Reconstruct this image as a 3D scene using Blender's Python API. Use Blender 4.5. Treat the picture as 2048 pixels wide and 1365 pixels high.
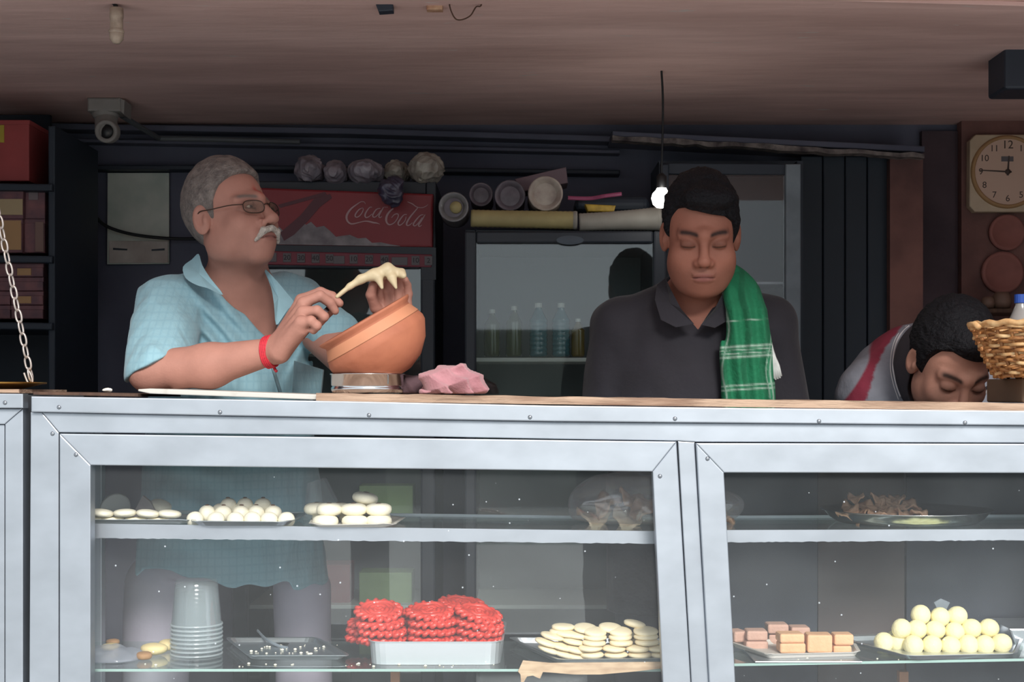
import bpy, bmesh, math, random
import numpy as np
from mathutils import Vector, Matrix

random.seed(11)
RNG = np.random.default_rng(5)
for _o in list(bpy.data.objects):
    bpy.data.objects.remove(_o)
SC = bpy.context.scene
COL = SC.collection

# ------------------------------------------------------------------ camera, world, light, exposure
F, CX, HY, HC = 2960.0, 1024.0, 790.0, 1.55       # focal length in pixels, centre column, horizon row, eye height
cam_data = bpy.data.cameras.new('camera')
cam_data.sensor_width = 36.0
cam_data.lens = 36.0 * F / 2048.0
cam_data.shift_y = (HY - 682.5) / 2048.0
cam_data.clip_start = 0.05
cam = bpy.data.objects.new('camera', cam_data)
COL.objects.link(cam)
cam.location = (0, 0, HC)
cam.rotation_euler = (math.pi / 2, 0, 0)
SC.camera = cam

world = bpy.data.worlds.new('overcast_sky')
SC.world = world
world.use_nodes = True
_bg = world.node_tree.nodes['Background']
_bg.inputs['Color'].default_value = (0.85, 0.935, 1.0, 1)
_bg.inputs['Strength'].default_value = 1.05
# a soft, veiled sun behind the photographer, high over the street
_sd = bpy.data.lights.new('veiled_sun', 'SUN')
_sd.energy = 3.3
_sd.angle = math.radians(18)
_sd.color = (1.0, 0.97, 0.92)
_so = bpy.data.objects.new('veiled_sun', _sd)
COL.objects.link(_so)
_so.rotation_euler = (math.radians(59), 0, math.radians(12))
SC.view_settings.view_transform = 'Standard'
SC.view_settings.look = 'None'
SC.view_settings.gamma = 1.0
SC.view_settings.use_curve_mapping = False
SC.view_settings.exposure = 0.3
SC.cycles.transparent_max_bounces = 32
SC.cycles.max_bounces = 10
SC.cycles.diffuse_bounces = 6

# ------------------------------------------------------------------ helpers
def P(x, y, D):
    """the place in the world, D metres down the street axis, that a spot of the photograph shows"""
    return Vector(((x - CX) / F * D, D, HC + (HY - y) / F * D))

def lin(c):
    r = []
    for v in c:
        v /= 255.0
        r.append(v / 12.92 if v <= 0.04045 else ((v + 0.055) / 1.055) ** 2.4)
    return tuple(r)

def node(nt, t, **kw):
    n = nt.nodes.new(t)
    for k, v in kw.items():
        if k.startswith('i_'):
            n.inputs[k[2:].replace('_', ' ')].default_value = v
        else:
            setattr(n, k, v)
    return n

def mat(name, col, rough=0.6, metal=0.0, var=0.0, vscale=8.0, bump=0.0, bscale=60.0, spec=0.5, col2=None, stretch=None,
        trans=0.0, sheen=0.0, attr=False, alpha=1.0, emit=0.0, coat=0.0, thr=None, fleck=None):
    m = bpy.data.materials.new(name)
    m.use_nodes = True
    nt = m.node_tree
    b = nt.nodes['Principled BSDF']
    c = lin(col)
    b.inputs['Base Color'].default_value = (*c, 1)
    b.inputs['Roughness'].default_value = rough
    b.inputs['Metallic'].default_value = metal
    b.inputs['Specular IOR Level'].default_value = spec
    b.inputs['Transmission Weight'].default_value = trans
    b.inputs['Alpha'].default_value = alpha
    b.inputs['Coat Weight'].default_value = coat
    if sheen:
        b.inputs['Sheen Weight'].default_value = sheen
    if emit:
        b.inputs['Emission Color'].default_value = (*c, 1)
        b.inputs['Emission Strength'].default_value = emit
    tc = nt.nodes.new('ShaderNodeTexCoord')
    src = tc.outputs['Object']
    if stretch:
        mp = nt.nodes.new('ShaderNodeMapping')
        mp.inputs['Scale'].default_value = stretch
        nt.links.new(src, mp.inputs['Vector'])
        src = mp.outputs['Vector']
    if attr:
        at = nt.nodes.new('ShaderNodeAttribute')
        at.attribute_name = 'Col'
        base = at.outputs['Color']
    else:
        base = None
    if var or col2:
        n = node(nt, 'ShaderNodeTexNoise')
        n.inputs['Scale'].default_value = vscale
        n.inputs['Detail'].default_value = 6
        nt.links.new(src, n.inputs['Vector'])
        mr = nt.nodes.new('ShaderNodeMapRange')
        lo_, hi_ = thr if thr else (0.3, 0.7)
        mr.inputs['From Min'].default_value = lo_
        mr.inputs['From Max'].default_value = hi_
        nt.links.new(n.outputs['Fac'], mr.inputs['Value'])
        mx = nt.nodes.new('ShaderNodeMix')
        mx.data_type = 'RGBA'
        nt.links.new(mr.outputs['Result'], mx.inputs['Factor'])
        if base is not None:
            mu = nt.nodes.new('ShaderNodeMix')
            mu.data_type = 'RGBA'
            mu.blend_type = 'MULTIPLY'
            mu.inputs['Factor'].default_value = 1.0
            mx.inputs['A'].default_value = (1 - var, 1 - var, 1 - var, 1)
            mx.inputs['B'].default_value = (1 + var, 1 + var, 1 + var, 1)
            nt.links.new(base, mu.inputs['A'])
            nt.links.new(mx.outputs['Result'], mu.inputs['B'])
            nt.links.new(mu.outputs['Result'], b.inputs['Base Color'])
        else:
            if col2:
                mx.inputs['A'].default_value = (*c, 1)
                mx.inputs['B'].default_value = (*lin(col2), 1)
            else:
                mx.inputs['A'].default_value = (*[v * (1 - var) for v in c], 1)
                mx.inputs['B'].default_value = (*[min(1, v * (1 + var)) for v in c], 1)
            nt.links.new(mx.outputs['Result'], b.inputs['Base Color'])
    elif base is not None:
        nt.links.new(base, b.inputs['Base Color'])
    if fleck:                                   # (colour, scale, threshold, stretch): small flaked or stained marks
        fm = nt.nodes.new('ShaderNodeMapping')
        fm.inputs['Scale'].default_value = fleck[3]
        nt.links.new(tc.outputs['Object'], fm.inputs['Vector'])
        fn = node(nt, 'ShaderNodeTexNoise')
        fn.inputs['Scale'].default_value = fleck[1]
        fn.inputs['Detail'].default_value = 3
        nt.links.new(fm.outputs['Vector'], fn.inputs['Vector'])
        fr = nt.nodes.new('ShaderNodeMapRange')
        fr.inputs['From Min'].default_value = fleck[2]
        fr.inputs['From Max'].default_value = fleck[2] + 0.02
        nt.links.new(fn.outputs['Fac'], fr.inputs['Value'])
        fx = nt.nodes.new('ShaderNodeMix')
        fx.data_type = 'RGBA'
        nt.links.new(fr.outputs['Result'], fx.inputs['Factor'])
        lk = b.inputs['Base Color'].links
        if lk: nt.links.new(lk[0].from_socket, fx.inputs['A'])
        else: fx.inputs['A'].default_value = (*c, 1)
        fx.inputs['B'].default_value = (*lin(fleck[0]), 1)
        nt.links.new(fx.outputs['Result'], b.inputs['Base Color'])
    if bump:
        n2 = node(nt, 'ShaderNodeTexNoise')
        n2.inputs['Scale'].default_value = bscale
        n2.inputs['Detail'].default_value = 5
        nt.links.new(src, n2.inputs['Vector'])
        bp = nt.nodes.new('ShaderNodeBump')
        bp.inputs['Strength'].default_value = bump
        bp.inputs['Distance'].default_value = 0.01
        nt.links.new(n2.outputs['Fac'], bp.inputs['Height'])
        nt.links.new(bp.outputs['Normal'], b.inputs['Normal'])
    return m

def glass_mat(name, refl=0.045, dust=0.03, tint=(1, 1, 1), specks=True, rough=0.02):
    """thin sheet: clear view through, mirror-like sheen, a little real dust"""
    m = bpy.data.materials.new(name)
    m.use_nodes = True
    nt = m.node_tree
    nt.nodes.clear()
    out = nt.nodes.new('ShaderNodeOutputMaterial')
    tr = nt.nodes.new('ShaderNodeBsdfTransparent')
    tr.inputs['Color'].default_value = (*tint, 1)
    gl = nt.nodes.new('ShaderNodeBsdfAnisotropic')
    gl.inputs['Roughness'].default_value = rough
    gl.inputs['Color'].default_value = (1, 1, 1, 1)
    lw = nt.nodes.new('ShaderNodeLayerWeight')
    lw.inputs['Blend'].default_value = 0.5
    pw = node(nt, 'ShaderNodeMath', operation='POWER')
    pw.inputs[1].default_value = 5.0
    nt.links.new(lw.outputs['Facing'], pw.inputs[0])
    mu = node(nt, 'ShaderNodeMath', operation='MULTIPLY_ADD')
    mu.inputs[1].default_value = 0.7
    mu.inputs[2].default_value = refl
    nt.links.new(pw.outputs[0], mu.inputs[0])
    m1 = nt.nodes.new('ShaderNodeMixShader')
    nt.links.new(mu.outputs[0], m1.inputs[0])
    nt.links.new(tr.outputs[0], m1.inputs[1])
    nt.links.new(gl.outputs[0], m1.inputs[2])
    di = nt.nodes.new('ShaderNodeBsdfDiffuse')
    di.inputs['Color'].default_value = (0.8, 0.85, 0.9, 1)
    m2 = nt.nodes.new('ShaderNodeMixShader')
    tc = nt.nodes.new('ShaderNodeTexCoord')
    n1 = node(nt, 'ShaderNodeTexNoise')
    n1.inputs['Scale'].default_value = 5.0
    n1.inputs['Detail'].default_value = 5
    nt.links.new(tc.outputs['Object'], n1.inputs['Vector'])
    a = node(nt, 'ShaderNodeMath', operation='MULTIPLY')
    a.inputs[1].default_value = 2.0 * dust
    nt.links.new(n1.outputs['Fac'], a.inputs[0])
    last = a.outputs[0]
    if specks:
        vo = nt.nodes.new('ShaderNodeTexVoronoi')
        vo.inputs['Scale'].default_value = 26.0
        nt.links.new(tc.outputs['Object'], vo.inputs['Vector'])
        lt = nt.nodes.new('ShaderNodeMapRange')
        lt.inputs['From Min'].default_value = 0.05
        lt.inputs['From Max'].default_value = 0.035
        nt.links.new(vo.outputs['Distance'], lt.inputs['Value'])
        sp = node(nt, 'ShaderNodeMath', operation='MULTIPLY')
        sp.inputs[1].default_value = 0.45
        nt.links.new(lt.outputs['Result'], sp.inputs[0])
        ad = node(nt, 'ShaderNodeMath', operation='ADD', use_clamp=True)
        nt.links.new(last, ad.inputs[0])
        nt.links.new(sp.outputs[0], ad.inputs[1])
        last = ad.outputs[0]
    nt.links.new(last, m2.inputs[0])
    nt.links.new(m1.outputs[0], m2.inputs[1])
    nt.links.new(di.outputs[0], m2.inputs[2])
    nt.links.new(m2.outputs[0], out.inputs[0])
    return m

def film_mat(name, col, fac=0.35, refl=0.06, rough=0.15, bump=0.0):
    """thin translucent plastic"""
    m = bpy.data.materials.new(name)
    m.use_nodes = True
    nt = m.node_tree
    nt.nodes.clear()
    out = nt.nodes.new('ShaderNodeOutputMaterial')
    tr = nt.nodes.new('ShaderNodeBsdfTransparent')
    di = nt.nodes.new('ShaderNodeBsdfDiffuse')
    di.inputs['Color'].default_value = (*lin(col), 1)
    tl = nt.nodes.new('ShaderNodeBsdfTranslucent')
    tl.inputs['Color'].default_value = (*lin(col), 1)
    gl = nt.nodes.new('ShaderNodeBsdfAnisotropic')
    gl.inputs['Roughness'].default_value = rough
    ms = []
    for _ in range(3):
        ms.append(nt.nodes.new('ShaderNodeMixShader'))
    ms[0].inputs[0].default_value = 0.4
    nt.links.new(di.outputs[0], ms[0].inputs[1])
    nt.links.new(tl.outputs[0], ms[0].inputs[2])
    ms[1].inputs[0].default_value = fac
    nt.links.new(tr.outputs[0], ms[1].inputs[1])
    nt.links.new(ms[0].outputs[0], ms[1].inputs[2])
    ms[2].inputs[0].default_value = refl
    nt.links.new(ms[1].outputs[0], ms[2].inputs[1])
    nt.links.new(gl.outputs[0], ms[2].inputs[2])
    nt.links.new(ms[2].outputs[0], out.inputs[0])
    return m

# ---- objects
def tag(o, label=None, cat=None, group=None, kind=None):
    if label: o['label'] = label
    if cat: o['category'] = cat
    if group: o['group'] = group
    if kind: o['kind'] = kind
    return o

def thing(name, label, cat, loc, group=None):
    o = bpy.data.objects.new(name, None)
    o.empty_display_size = 0.05
    COL.objects.link(o)
    o.location = loc
    return tag(o, label, cat, group)

def obj(name, me, m, parent=None, smooth=False, world_geo=True):
    """link a mesh (or bmesh) as one object; its geometry is in world space unless told otherwise"""
    if isinstance(me, bmesh.types.BMesh):
        bm = me
        me = bpy.data.meshes.new(name)
        bm.normal_update()
        bm.to_mesh(me)
        bm.free()
    if smooth:
        me.polygons.foreach_set('use_smooth', np.ones(len(me.polygons), dtype=bool))
        me.update()
    if m is not None and not me.materials:
        me.materials.append(m)
    o = bpy.data.objects.new(name, me)
    COL.objects.link(o)
    if parent is not None:
        o.parent = parent
        if world_geo:
            w = Vector((0, 0, 0))
            q = parent
            while q is not None:
                w += q.location
                q = q.parent
            o.location = -w
    return o

def single(name, me, m, label, cat, group=None, smooth=False):
    """a thing that is one mesh; its origin moves to the middle of its base"""
    o = obj(name, me, m, None, smooth)
    d = o.data
    n = len(d.vertices)
    co = np.empty(n * 3, dtype=np.float32)
    d.vertices.foreach_get('co', co)
    co = co.reshape(-1, 3)
    c = np.array([(co[:, 0].min() + co[:, 0].max()) / 2, (co[:, 1].min() + co[:, 1].max()) / 2, co[:, 2].min()])
    d.vertices.foreach_set('co', (co - c).astype(np.float32).ravel())
    d.update()
    o.location = c
    return tag(o, label, cat, group)

def struct(name, me, m, smooth=False, parent=None):
    o = obj(name, me, m, parent, smooth)
    if parent is None:
        o['kind'] = 'structure'
    return o

def copy_tree(o, loc=None, rot=None, label=None, parent=None):
    c = o.copy()
    COL.objects.link(c)
    if parent is not None:
        c.parent = parent
    if loc is not None: c.location = loc
    if rot is not None: c.rotation_euler = rot
    if label: c['label'] = label
    for ch in list(o.children):
        copy_tree(ch, parent=c)
    return c

# ---- mesh pieces
def add_box(bm, a, b, bev=0.0, seg=2):
    x0, y0, z0 = [min(a[i], b[i]) for i in range(3)]
    x1, y1, z1 = [max(a[i], b[i]) for i in range(3)]
    r = bmesh.ops.create_cube(bm, size=1.0)
    for v in r['verts']:
        v.co = Vector(((x0 + x1) / 2 + v.co.x * (x1 - x0), (y0 + y1) / 2 + v.co.y * (y1 - y0), (z0 + z1) / 2 + v.co.z * (z1 - z0)))
    if bev:
        es = list({e for v in r['verts'] for e in v.link_edges})
        bmesh.ops.bevel(bm, geom=es, offset=bev, segments=seg, profile=0.5, affect='EDGES')
    return bm

def box(a, b, bev=0.0, seg=2):
    return add_box(bmesh.new(), a, b, bev, seg)

def add_prism(bm, front, off, bev=0.0):
    """a polygon of 3-D points pushed along off"""
    off = Vector(off)
    vf = [bm.verts.new(p) for p in front]
    vb = [bm.verts.new(Vector(p) + off) for p in front]
    n = len(front)
    fs = [bm.faces.new(vf), bm.faces.new(list(reversed(vb)))]
    for i in range(n):
        fs.append(bm.faces.new([vf[i], vb[i], vb[(i + 1) % n], vf[(i + 1) % n]]))
    bmesh.ops.recalc_face_normals(bm, faces=fs)
    if bev:
        es = [e for e in fs[0].edges]
        bmesh.ops.bevel(bm, geom=es, offset=bev, segments=2, profile=0.5, affect='EDGES')
    return bm

def slab(pts, D, t, bev=0.0):
    """a flat piece whose front face lies at distance D, outlined by spots of the photograph, t metres thick"""
    return add_prism(bmesh.new(), [P(x, y, D) for x, y in pts], (0, t, 0), bev)

def add_lathe(bm, prof, seg=24, M=None):
    rings = []
    for r, z in prof:
        if r < 1e-6:
            rings.append([bm.verts.new((0, 0, z))])
        else:
            rings.append([bm.verts.new((r * math.cos(2 * math.pi * i / seg), r * math.sin(2 * math.pi * i / seg), z)) for i in range(seg)])
    for a, b in zip(rings, rings[1:]):
        for i in range(seg):
            j = (i + 1) % seg
            if len(a) == 1 and len(b) == 1: continue
            if len(a) == 1: bm.faces.new([a[0], b[j], b[i]])
            elif len(b) == 1: bm.faces.new([a[i], a[j], b[0]])
            else: bm.faces.new([a[i], a[j], b[j], b[i]])
    if M is not None:
        for rg in rings:
            for v in rg: v.co = M @ v.co
    bmesh.ops.recalc_face_normals(bm, faces=bm.faces)
    return bm

def lathe(prof, seg=24, M=None):
    return add_lathe(bmesh.new(), prof, seg, M)

def catmull(pts, n=6, closed=False):
    pts = [Vector(p) for p in pts]
    out = []
    m = len(pts)
    rng = range(m) if closed else range(m - 1)
    for i in rng:
        if closed:
            p0, p1, p2, p3 = pts[(i - 1) % m], pts[i], pts[(i + 1) % m], pts[(i + 2) % m]
        else:
            p0, p1, p2, p3 = pts[max(i - 1, 0)], pts[i], pts[i + 1], pts[min(i + 2, m - 1)]
        for k in range(n):
            t = k / n
            out.append(0.5 * ((2 * p1) + (p2 - p0) * t + (2 * p0 - 5 * p1 + 4 * p2 - p3) * t * t + (3 * p1 - p0 - 3 * p2 + p3) * t ** 3))
    if not closed:
        out.append(pts[-1])
    return out

def add_tube(bm, pts, r, seg=8, closed=False, flat=1.0, up=None):
    """round (or flattened) tube along points; r may be a list"""
    pts = [Vector(p) for p in pts]
    n = len(pts)
    rs = r if isinstance(r, (list, tuple)) else [r] * n
    up0 = Vector(up) if up else Vector((0.13, 0.21, 0.97))
    rings = []
    for i, p in enumerate(pts):
        if closed: t = pts[(i + 1) % n] - pts[i - 1]
        else: t = pts[min(i + 1, n - 1)] - pts[max(i - 1, 0)]
        if t.length < 1e-9: t = Vector((0, 0, 1))
        t.normalize()
        u = up0 - t * up0.dot(t)
        if u.length < 1e-3:
            u = Vector((1, 0, 0)) - t * t.x
        u.normalize()
        w = t.cross(u)
        rings.append([bm.verts.new(p + (u * math.cos(2 * math.pi * k / seg) + w * math.sin(2 * math.pi * k / seg) * flat) * rs[i]) for k in range(seg)])
    m = n if closed else n - 1
    for i in range(m):
        a, b = rings[i], rings[(i + 1) % n]
        for k in range(seg):
            bm.faces.new([a[k], a[(k + 1) % seg], b[(k + 1) % seg], b[k]])
    if not closed:
        bm.faces.new(list(reversed(rings[0])))
        bm.faces.new(rings[-1])
    bmesh.ops.recalc_face_normals(bm, faces=bm.faces)
    return bm

def tube(pts, r, seg=8, closed=False, flat=1.0, up=None):
    return add_tube(bmesh.new(), pts, r, seg, closed, flat, up)

def text_mesh(s, size, M, ext=0.0005, align='CENTER'):
    cu = bpy.data.curves.new('t', 'FONT')
    cu.body = s
    cu.size = size
    cu.extrude = ext
    cu.align_x = align
    cu.align_y = 'CENTER'
    o = bpy.data.objects.new('t', cu)
    COL.objects.link(o)
    dg = bpy.context.evaluated_depsgraph_get()
    me = bpy.data.meshes.new_from_object(o.evaluated_get(dg))
    bpy.data.objects.remove(o)
    bpy.data.curves.remove(cu)
    me.transform(M)
    me.materials.clear()
    return me

FACE_CAM = Matrix(((1, 0, 0), (0, 0, -1), (0, 1, 0))).to_4x4()      # x stays, text-y up, text faces the street (-Y)

def ribbon(bm, pts, ws, off):
    """flat lettering stroke in the plane y = const, pushed off in y by a hair"""
    n = len(pts)
    L, R = [], []
    for i, p in enumerate(pts):
        t = pts[min(i + 1, n - 1)] - pts[max(i - 1, 0)]
        s = Vector((-t.z, 0, t.x))
        if s.length < 1e-9: s = Vector((1, 0, 0))
        s.normalize()
        L.append(bm.verts.new(p + s * ws[i])); R.append(bm.verts.new(p - s * ws[i]))
    for i in range(n - 1):
        bm.faces.new([L[i], L[i + 1], R[i + 1], R[i]])

ORD = ['first', 'second', 'third', 'fourth', 'fifth', 'sixth', 'seventh', 'eighth', 'ninth', 'tenth', 'eleventh', 'twelfth', 'thirteenth']

# ------------------------------------------------------------------ implicit surfaces: bodies, cloth, food lumps
def A(v): return np.array(v, dtype=np.float32)
def smin(a, b, k):
    if k <= 0: return np.minimum(a, b)
    h = np.maximum(k - np.abs(a - b), 0) / k
    return np.minimum(a, b) - h * h * k * 0.25
def smax(a, b, k): return -smin(-a, -b, k)
def ell(p, c, r, R=None):
    q = p - A(c)
    if R is not None: q = q @ R.T
    r = A(r)
    k0 = np.sqrt(((q / r) ** 2).sum(1)) + 1e-9
    k1 = np.sqrt(((q / (r * r)) ** 2).sum(1)) + 1e-9
    return k0 * (k0 - 1) / k1
def cap(p, a, b, ra, rb=None):
    if rb is None: rb = ra
    a = A(a); b = A(b)
    ab = b - a
    t = np.clip(((p - a) @ ab) / float(ab @ ab + 1e-12), 0, 1)
    q = p - a - t[:, None] * ab
    return np.sqrt((q * q).sum(1)) - (ra + (rb - ra) * t)
def noise(p, s, seed=0, n=5):
    r = np.random.default_rng(seed)
    d = np.zeros(len(p), dtype=np.float32)
    for i in range(n):
        k = r.normal(size=3).astype(np.float32)
        k *= s * (0.6 + 0.8 * r.random()) / np.linalg.norm(k)
        d += np.sin(p @ k + np.float32(r.random() * 6.28))
    return d / n
def loft(p, keys, yaw=0.0):
    """upright body of elliptical sections; keys: (z, cx, cy, rx, ry) from low to high; yaw turns the sections"""
    z = p[:, 2]
    K = np.array(keys, dtype=np.float32)
    v = [np.interp(z, K[:, 0], K[:, i]) for i in range(1, 5)]
    dx = p[:, 0] - v[0]; dy = p[:, 1] - v[1]
    c, s = math.cos(yaw), math.sin(yaw)
    u = dx * c + dy * s
    w = -dx * s + dy * c
    k0 = np.sqrt((u / v[2]) ** 2 + (w / v[3]) ** 2) + 1e-9
    k1 = np.sqrt((u / v[2] ** 2) ** 2 + (w / v[3] ** 2) ** 2) + 1e-9
    d = k0 * (k0 - 1) / k1
    d = smax(d, K[0, 0] - z, 0.02)
    return smax(d, z - K[-1, 0], 0.04).astype(np.float32)

def np_mesh(name, V, Q, col=None):
    me = bpy.data.meshes.new(name)
    me.vertices.add(len(V))
    me.vertices.foreach_set('co', np.ascontiguousarray(V, dtype=np.float32).ravel())
    k = Q.shape[1]
    me.loops.add(len(Q) * k)
    me.loops.foreach_set('vertex_index', np.ascontiguousarray(Q, dtype=np.int32).ravel())
    me.polygons.add(len(Q))
    me.polygons.foreach_set('loop_start', np.arange(0, len(Q) * k, k, dtype=np.int32))
    me.polygons.foreach_set('use_smooth', np.ones(len(Q), dtype=bool))
    me.update(calc_edges=True)
    if col is not None:
        at = me.color_attributes.new('Col', 'FLOAT_COLOR', 'POINT')
        c = np.ones((len(V), 4), dtype=np.float32)
        c[:, :3] = col
        at.data.foreach_set('color', c.ravel())
    return me

def iso(name, f, lo, hi, h, colf=None, proj=True):
    """closed surface f = 0 as a quad mesh (surface nets)"""
    lo = np.array(lo, dtype=np.float64); hi = np.array(hi, dtype=np.float64)
    n = (np.ceil((hi - lo) / h / 4).astype(int) + 1) * 4
    nc = n // 4
    cc = np.stack(np.meshgrid(*[lo[i] + (np.arange(nc[i]) * 4 + 1.5) * h for i in range(3)], indexing='ij'), -1).reshape(-1, 3).astype(np.float32)
    dc = f(cc).reshape(nc).astype(np.float32)
    d = dc
    for ax in range(3): d = np.repeat(d, 4, axis=ax)
    idx = np.argwhere(np.abs(d) < 8.0 * h)
    d[idx[:, 0], idx[:, 1], idx[:, 2]] = f((idx * h + lo).astype(np.float32))
    s = d < 0
    s[0], s[-1] = False, False
    s[:, 0], s[:, -1] = False, False
    s[:, :, 0], s[:, :, -1] = False, False
    d = np.where(s, np.minimum(d, -1e-6), np.maximum(d, 1e-6))
    cnt = np.zeros(n - 1, dtype=np.int8)
    for i in (0, 1):
        for j in (0, 1):
            for k in (0, 1):
                cnt += s[i:n[0] - 1 + i, j:n[1] - 1 + j, k:n[2] - 1 + k]
    cells = np.argwhere((cnt > 0) & (cnt < 8))
    cid = np.full(n - 1, -1, dtype=np.int32)
    cid[cells[:, 0], cells[:, 1], cells[:, 2]] = np.arange(len(cells))
    acc = np.zeros((len(cells), 3)); num = np.zeros(len(cells))
    corners = [(i, j, k) for i in (0, 1) for j in (0, 1) for k in (0, 1)]
    val = {c: d[cells[:, 0] + c[0], cells[:, 1] + c[1], cells[:, 2] + c[2]] for c in corners}
    for a in corners:
        for ax in range(3):
            if a[ax] == 0:
                b = tuple(1 if i == ax else a[i] for i in range(3))
                da, db = val[a], val[b]
                m = (da < 0) != (db < 0)
                t = np.where(m, da / np.where(m, da - db, 1), 0)
                pt = np.tile(np.array(a, dtype=float), (len(cells), 1))
                pt[:, ax] += t
                acc += pt * m[:, None]; num += m
    V = (cells + acc / np.maximum(num, 1)[:, None]) * h + lo
    quads = []
    for ax in range(3):
        sl0 = [slice(None)] * 3; sl1 = [slice(None)] * 3
        sl0[ax] = slice(0, -1); sl1[ax] = slice(1, None)
        e = np.argwhere(s[tuple(sl0)] != s[tuple(sl1)])
        b, c = (ax + 1) % 3, (ax + 2) % 3
        eb = np.zeros(3, dtype=int); eb[b] = 1
        ec = np.zeros(3, dtype=int); ec[c] = 1
        q = [e - eb - ec, e - ec, e, e - eb]
        ids = np.stack([cid[x[:, 0], x[:, 1], x[:, 2]] for x in q], 1)
        inside = s[e[:, 0], e[:, 1], e[:, 2]]
        ids[~inside] = ids[~inside][:, ::-1]
        quads.append(ids)
    Q = np.concatenate(quads)
    Q = Q[(Q >= 0).all(1)]
    V = V.astype(np.float32)
    if proj:
        for _ in range(2):
            e = np.float32(h * 0.4)
            d0 = f(V)
            g = np.stack([f(V + A([e, 0, 0])) - d0, f(V + A([0, e, 0])) - d0, f(V + A([0, 0, e])) - d0], 1) / e
            st = d0 / np.maximum((g * g).sum(1), 0.25)
            V = V - (np.clip(st, -h * 0.5, h * 0.5)[:, None] * g).astype(np.float32)
    return np_mesh(name, V, Q, colf(V) if colf else None)

class Frame:
    """head space: x to the person's left, y forward, z up"""
    def __init__(s, c, yaw, pitch, roll, sc=1.0):
        yw, pt, ro = [math.radians(v) for v in (yaw, pitch, roll)]
        l = np.array([math.cos(yw), math.sin(yw), 0]); f = np.array([math.sin(yw), -math.cos(yw), 0]); u = np.array([0, 0, 1.0])
        f, u = math.cos(pt) * f + math.sin(pt) * u, math.cos(pt) * u - math.sin(pt) * f
        l, u = math.cos(ro) * l + math.sin(ro) * u, math.cos(ro) * u - math.sin(ro) * l
        s.c, s.R, s.s = np.array(c), np.stack([l, f, u]), sc
    def loc(s, p): return (((p - s.c.astype(np.float32)) @ s.R.T.astype(np.float32)) / np.float32(s.s))
    def out(s, q): return Vector(s.c + (np.array(q) * s.s) @ s.R)

def S(x, y, z):
    """where the line of sight through a spot of the photograph meets height z"""
    D = (HC - z) * F / (y - HY)
    return P(x, y, D)
def px(v):
    return CX + F * v[0] / v[1], HY - F * (v[2] - HC) / v[1]
# ------------------------------------------------------------------ materials shared around the shop
M = {}
M['alu'] = mat('brushed_aluminium', (172, 178, 186), rough=0.45, metal=0.85, var=0.10, vscale=9, bump=0.025, bscale=10, stretch=(1, 1, 1.6))
M['steel'] = mat('polished_steel', (215, 215, 216), rough=0.16, metal=1.0)
M['tray'] = mat('tray_metal', (200, 205, 210), rough=0.3, metal=0.9, bump=0.05, bscale=40)
M['ceil'] = mat('painted_plaster_ceiling', (234, 198, 190), rough=0.9, col2=(204, 168, 160), vscale=3.5, bump=0.25, bscale=9, stretch=(0.5, 2.2, 1), fleck=((214, 196, 190), 9.0, 0.70, (1.0, 3.2, 1)))
M['wall_dark'] = mat('dark_limewash', (104, 106, 122), rough=0.9, col2=(82, 84, 100), vscale=2.5, bump=0.2, bscale=14)
M['wall_red'] = mat('red_oxide_wall', (142, 100, 92), rough=0.9, col2=(92, 66, 64), vscale=5, bump=0.3, bscale=20)
M['navy'] = mat('navy_paint', (40, 48, 60), rough=0.55)
M['navy2'] = mat('dark_blue_paint', (34, 44, 56), rough=0.6, var=0.15, vscale=3)
M['grey_metal'] = mat('grey_metal', (120, 130, 138), rough=0.6, var=0.2, vscale=12)
M['ivory'] = mat('ivory_plastic', (205, 196, 182), rough=0.5)
M['black'] = mat('black_plastic', (22, 22, 24), rough=0.4)
M['rubber'] = mat('black_cable', (20, 22, 26), rough=0.6)
M['wood'] = mat('weathered_plank', (180, 152, 130), rough=0.8, col2=(122, 92, 74), vscale=7, bump=0.4, bscale=30, stretch=(1, 6, 14), thr=(0.4, 0.75))
M['darkwood'] = mat('dark_wood', (92, 66, 50), rough=0.8, col2=(64, 44, 36), vscale=8, stretch=(8, 8, 1), bump=0.2)
M['white_board'] = mat('white_laminate', (192, 188, 180), rough=0.5, col2=(160, 150, 140), vscale=18, thr=(0.62, 0.75))
M['glass'] = glass_mat('case_glass', refl=0.022, dust=0.016)
M['shelf_glass'] = glass_mat('shelf_glass', refl=0.06, dust=0.02, tint=(0.86, 0.93, 0.9), specks=False)
M['glass_edge'] = mat('glass_edge', (150, 180, 172), rough=0.2, spec=0.8)
M['cooler_glass'] = glass_mat('cooler_glass', refl=0.055, dust=0.008, tint=(0.88, 0.92, 0.91), specks=False)
M['white_paint'] = mat('white_paint', (222, 222, 220), rough=0.6)
M['chips'] = mat('flaked_whitewash', (150, 140, 135), rough=0.9, col2=(70, 62, 64), vscale=30, bump=0.5, bscale=60)

FL = 0.45          # the shop floor stands this high over the street

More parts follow.
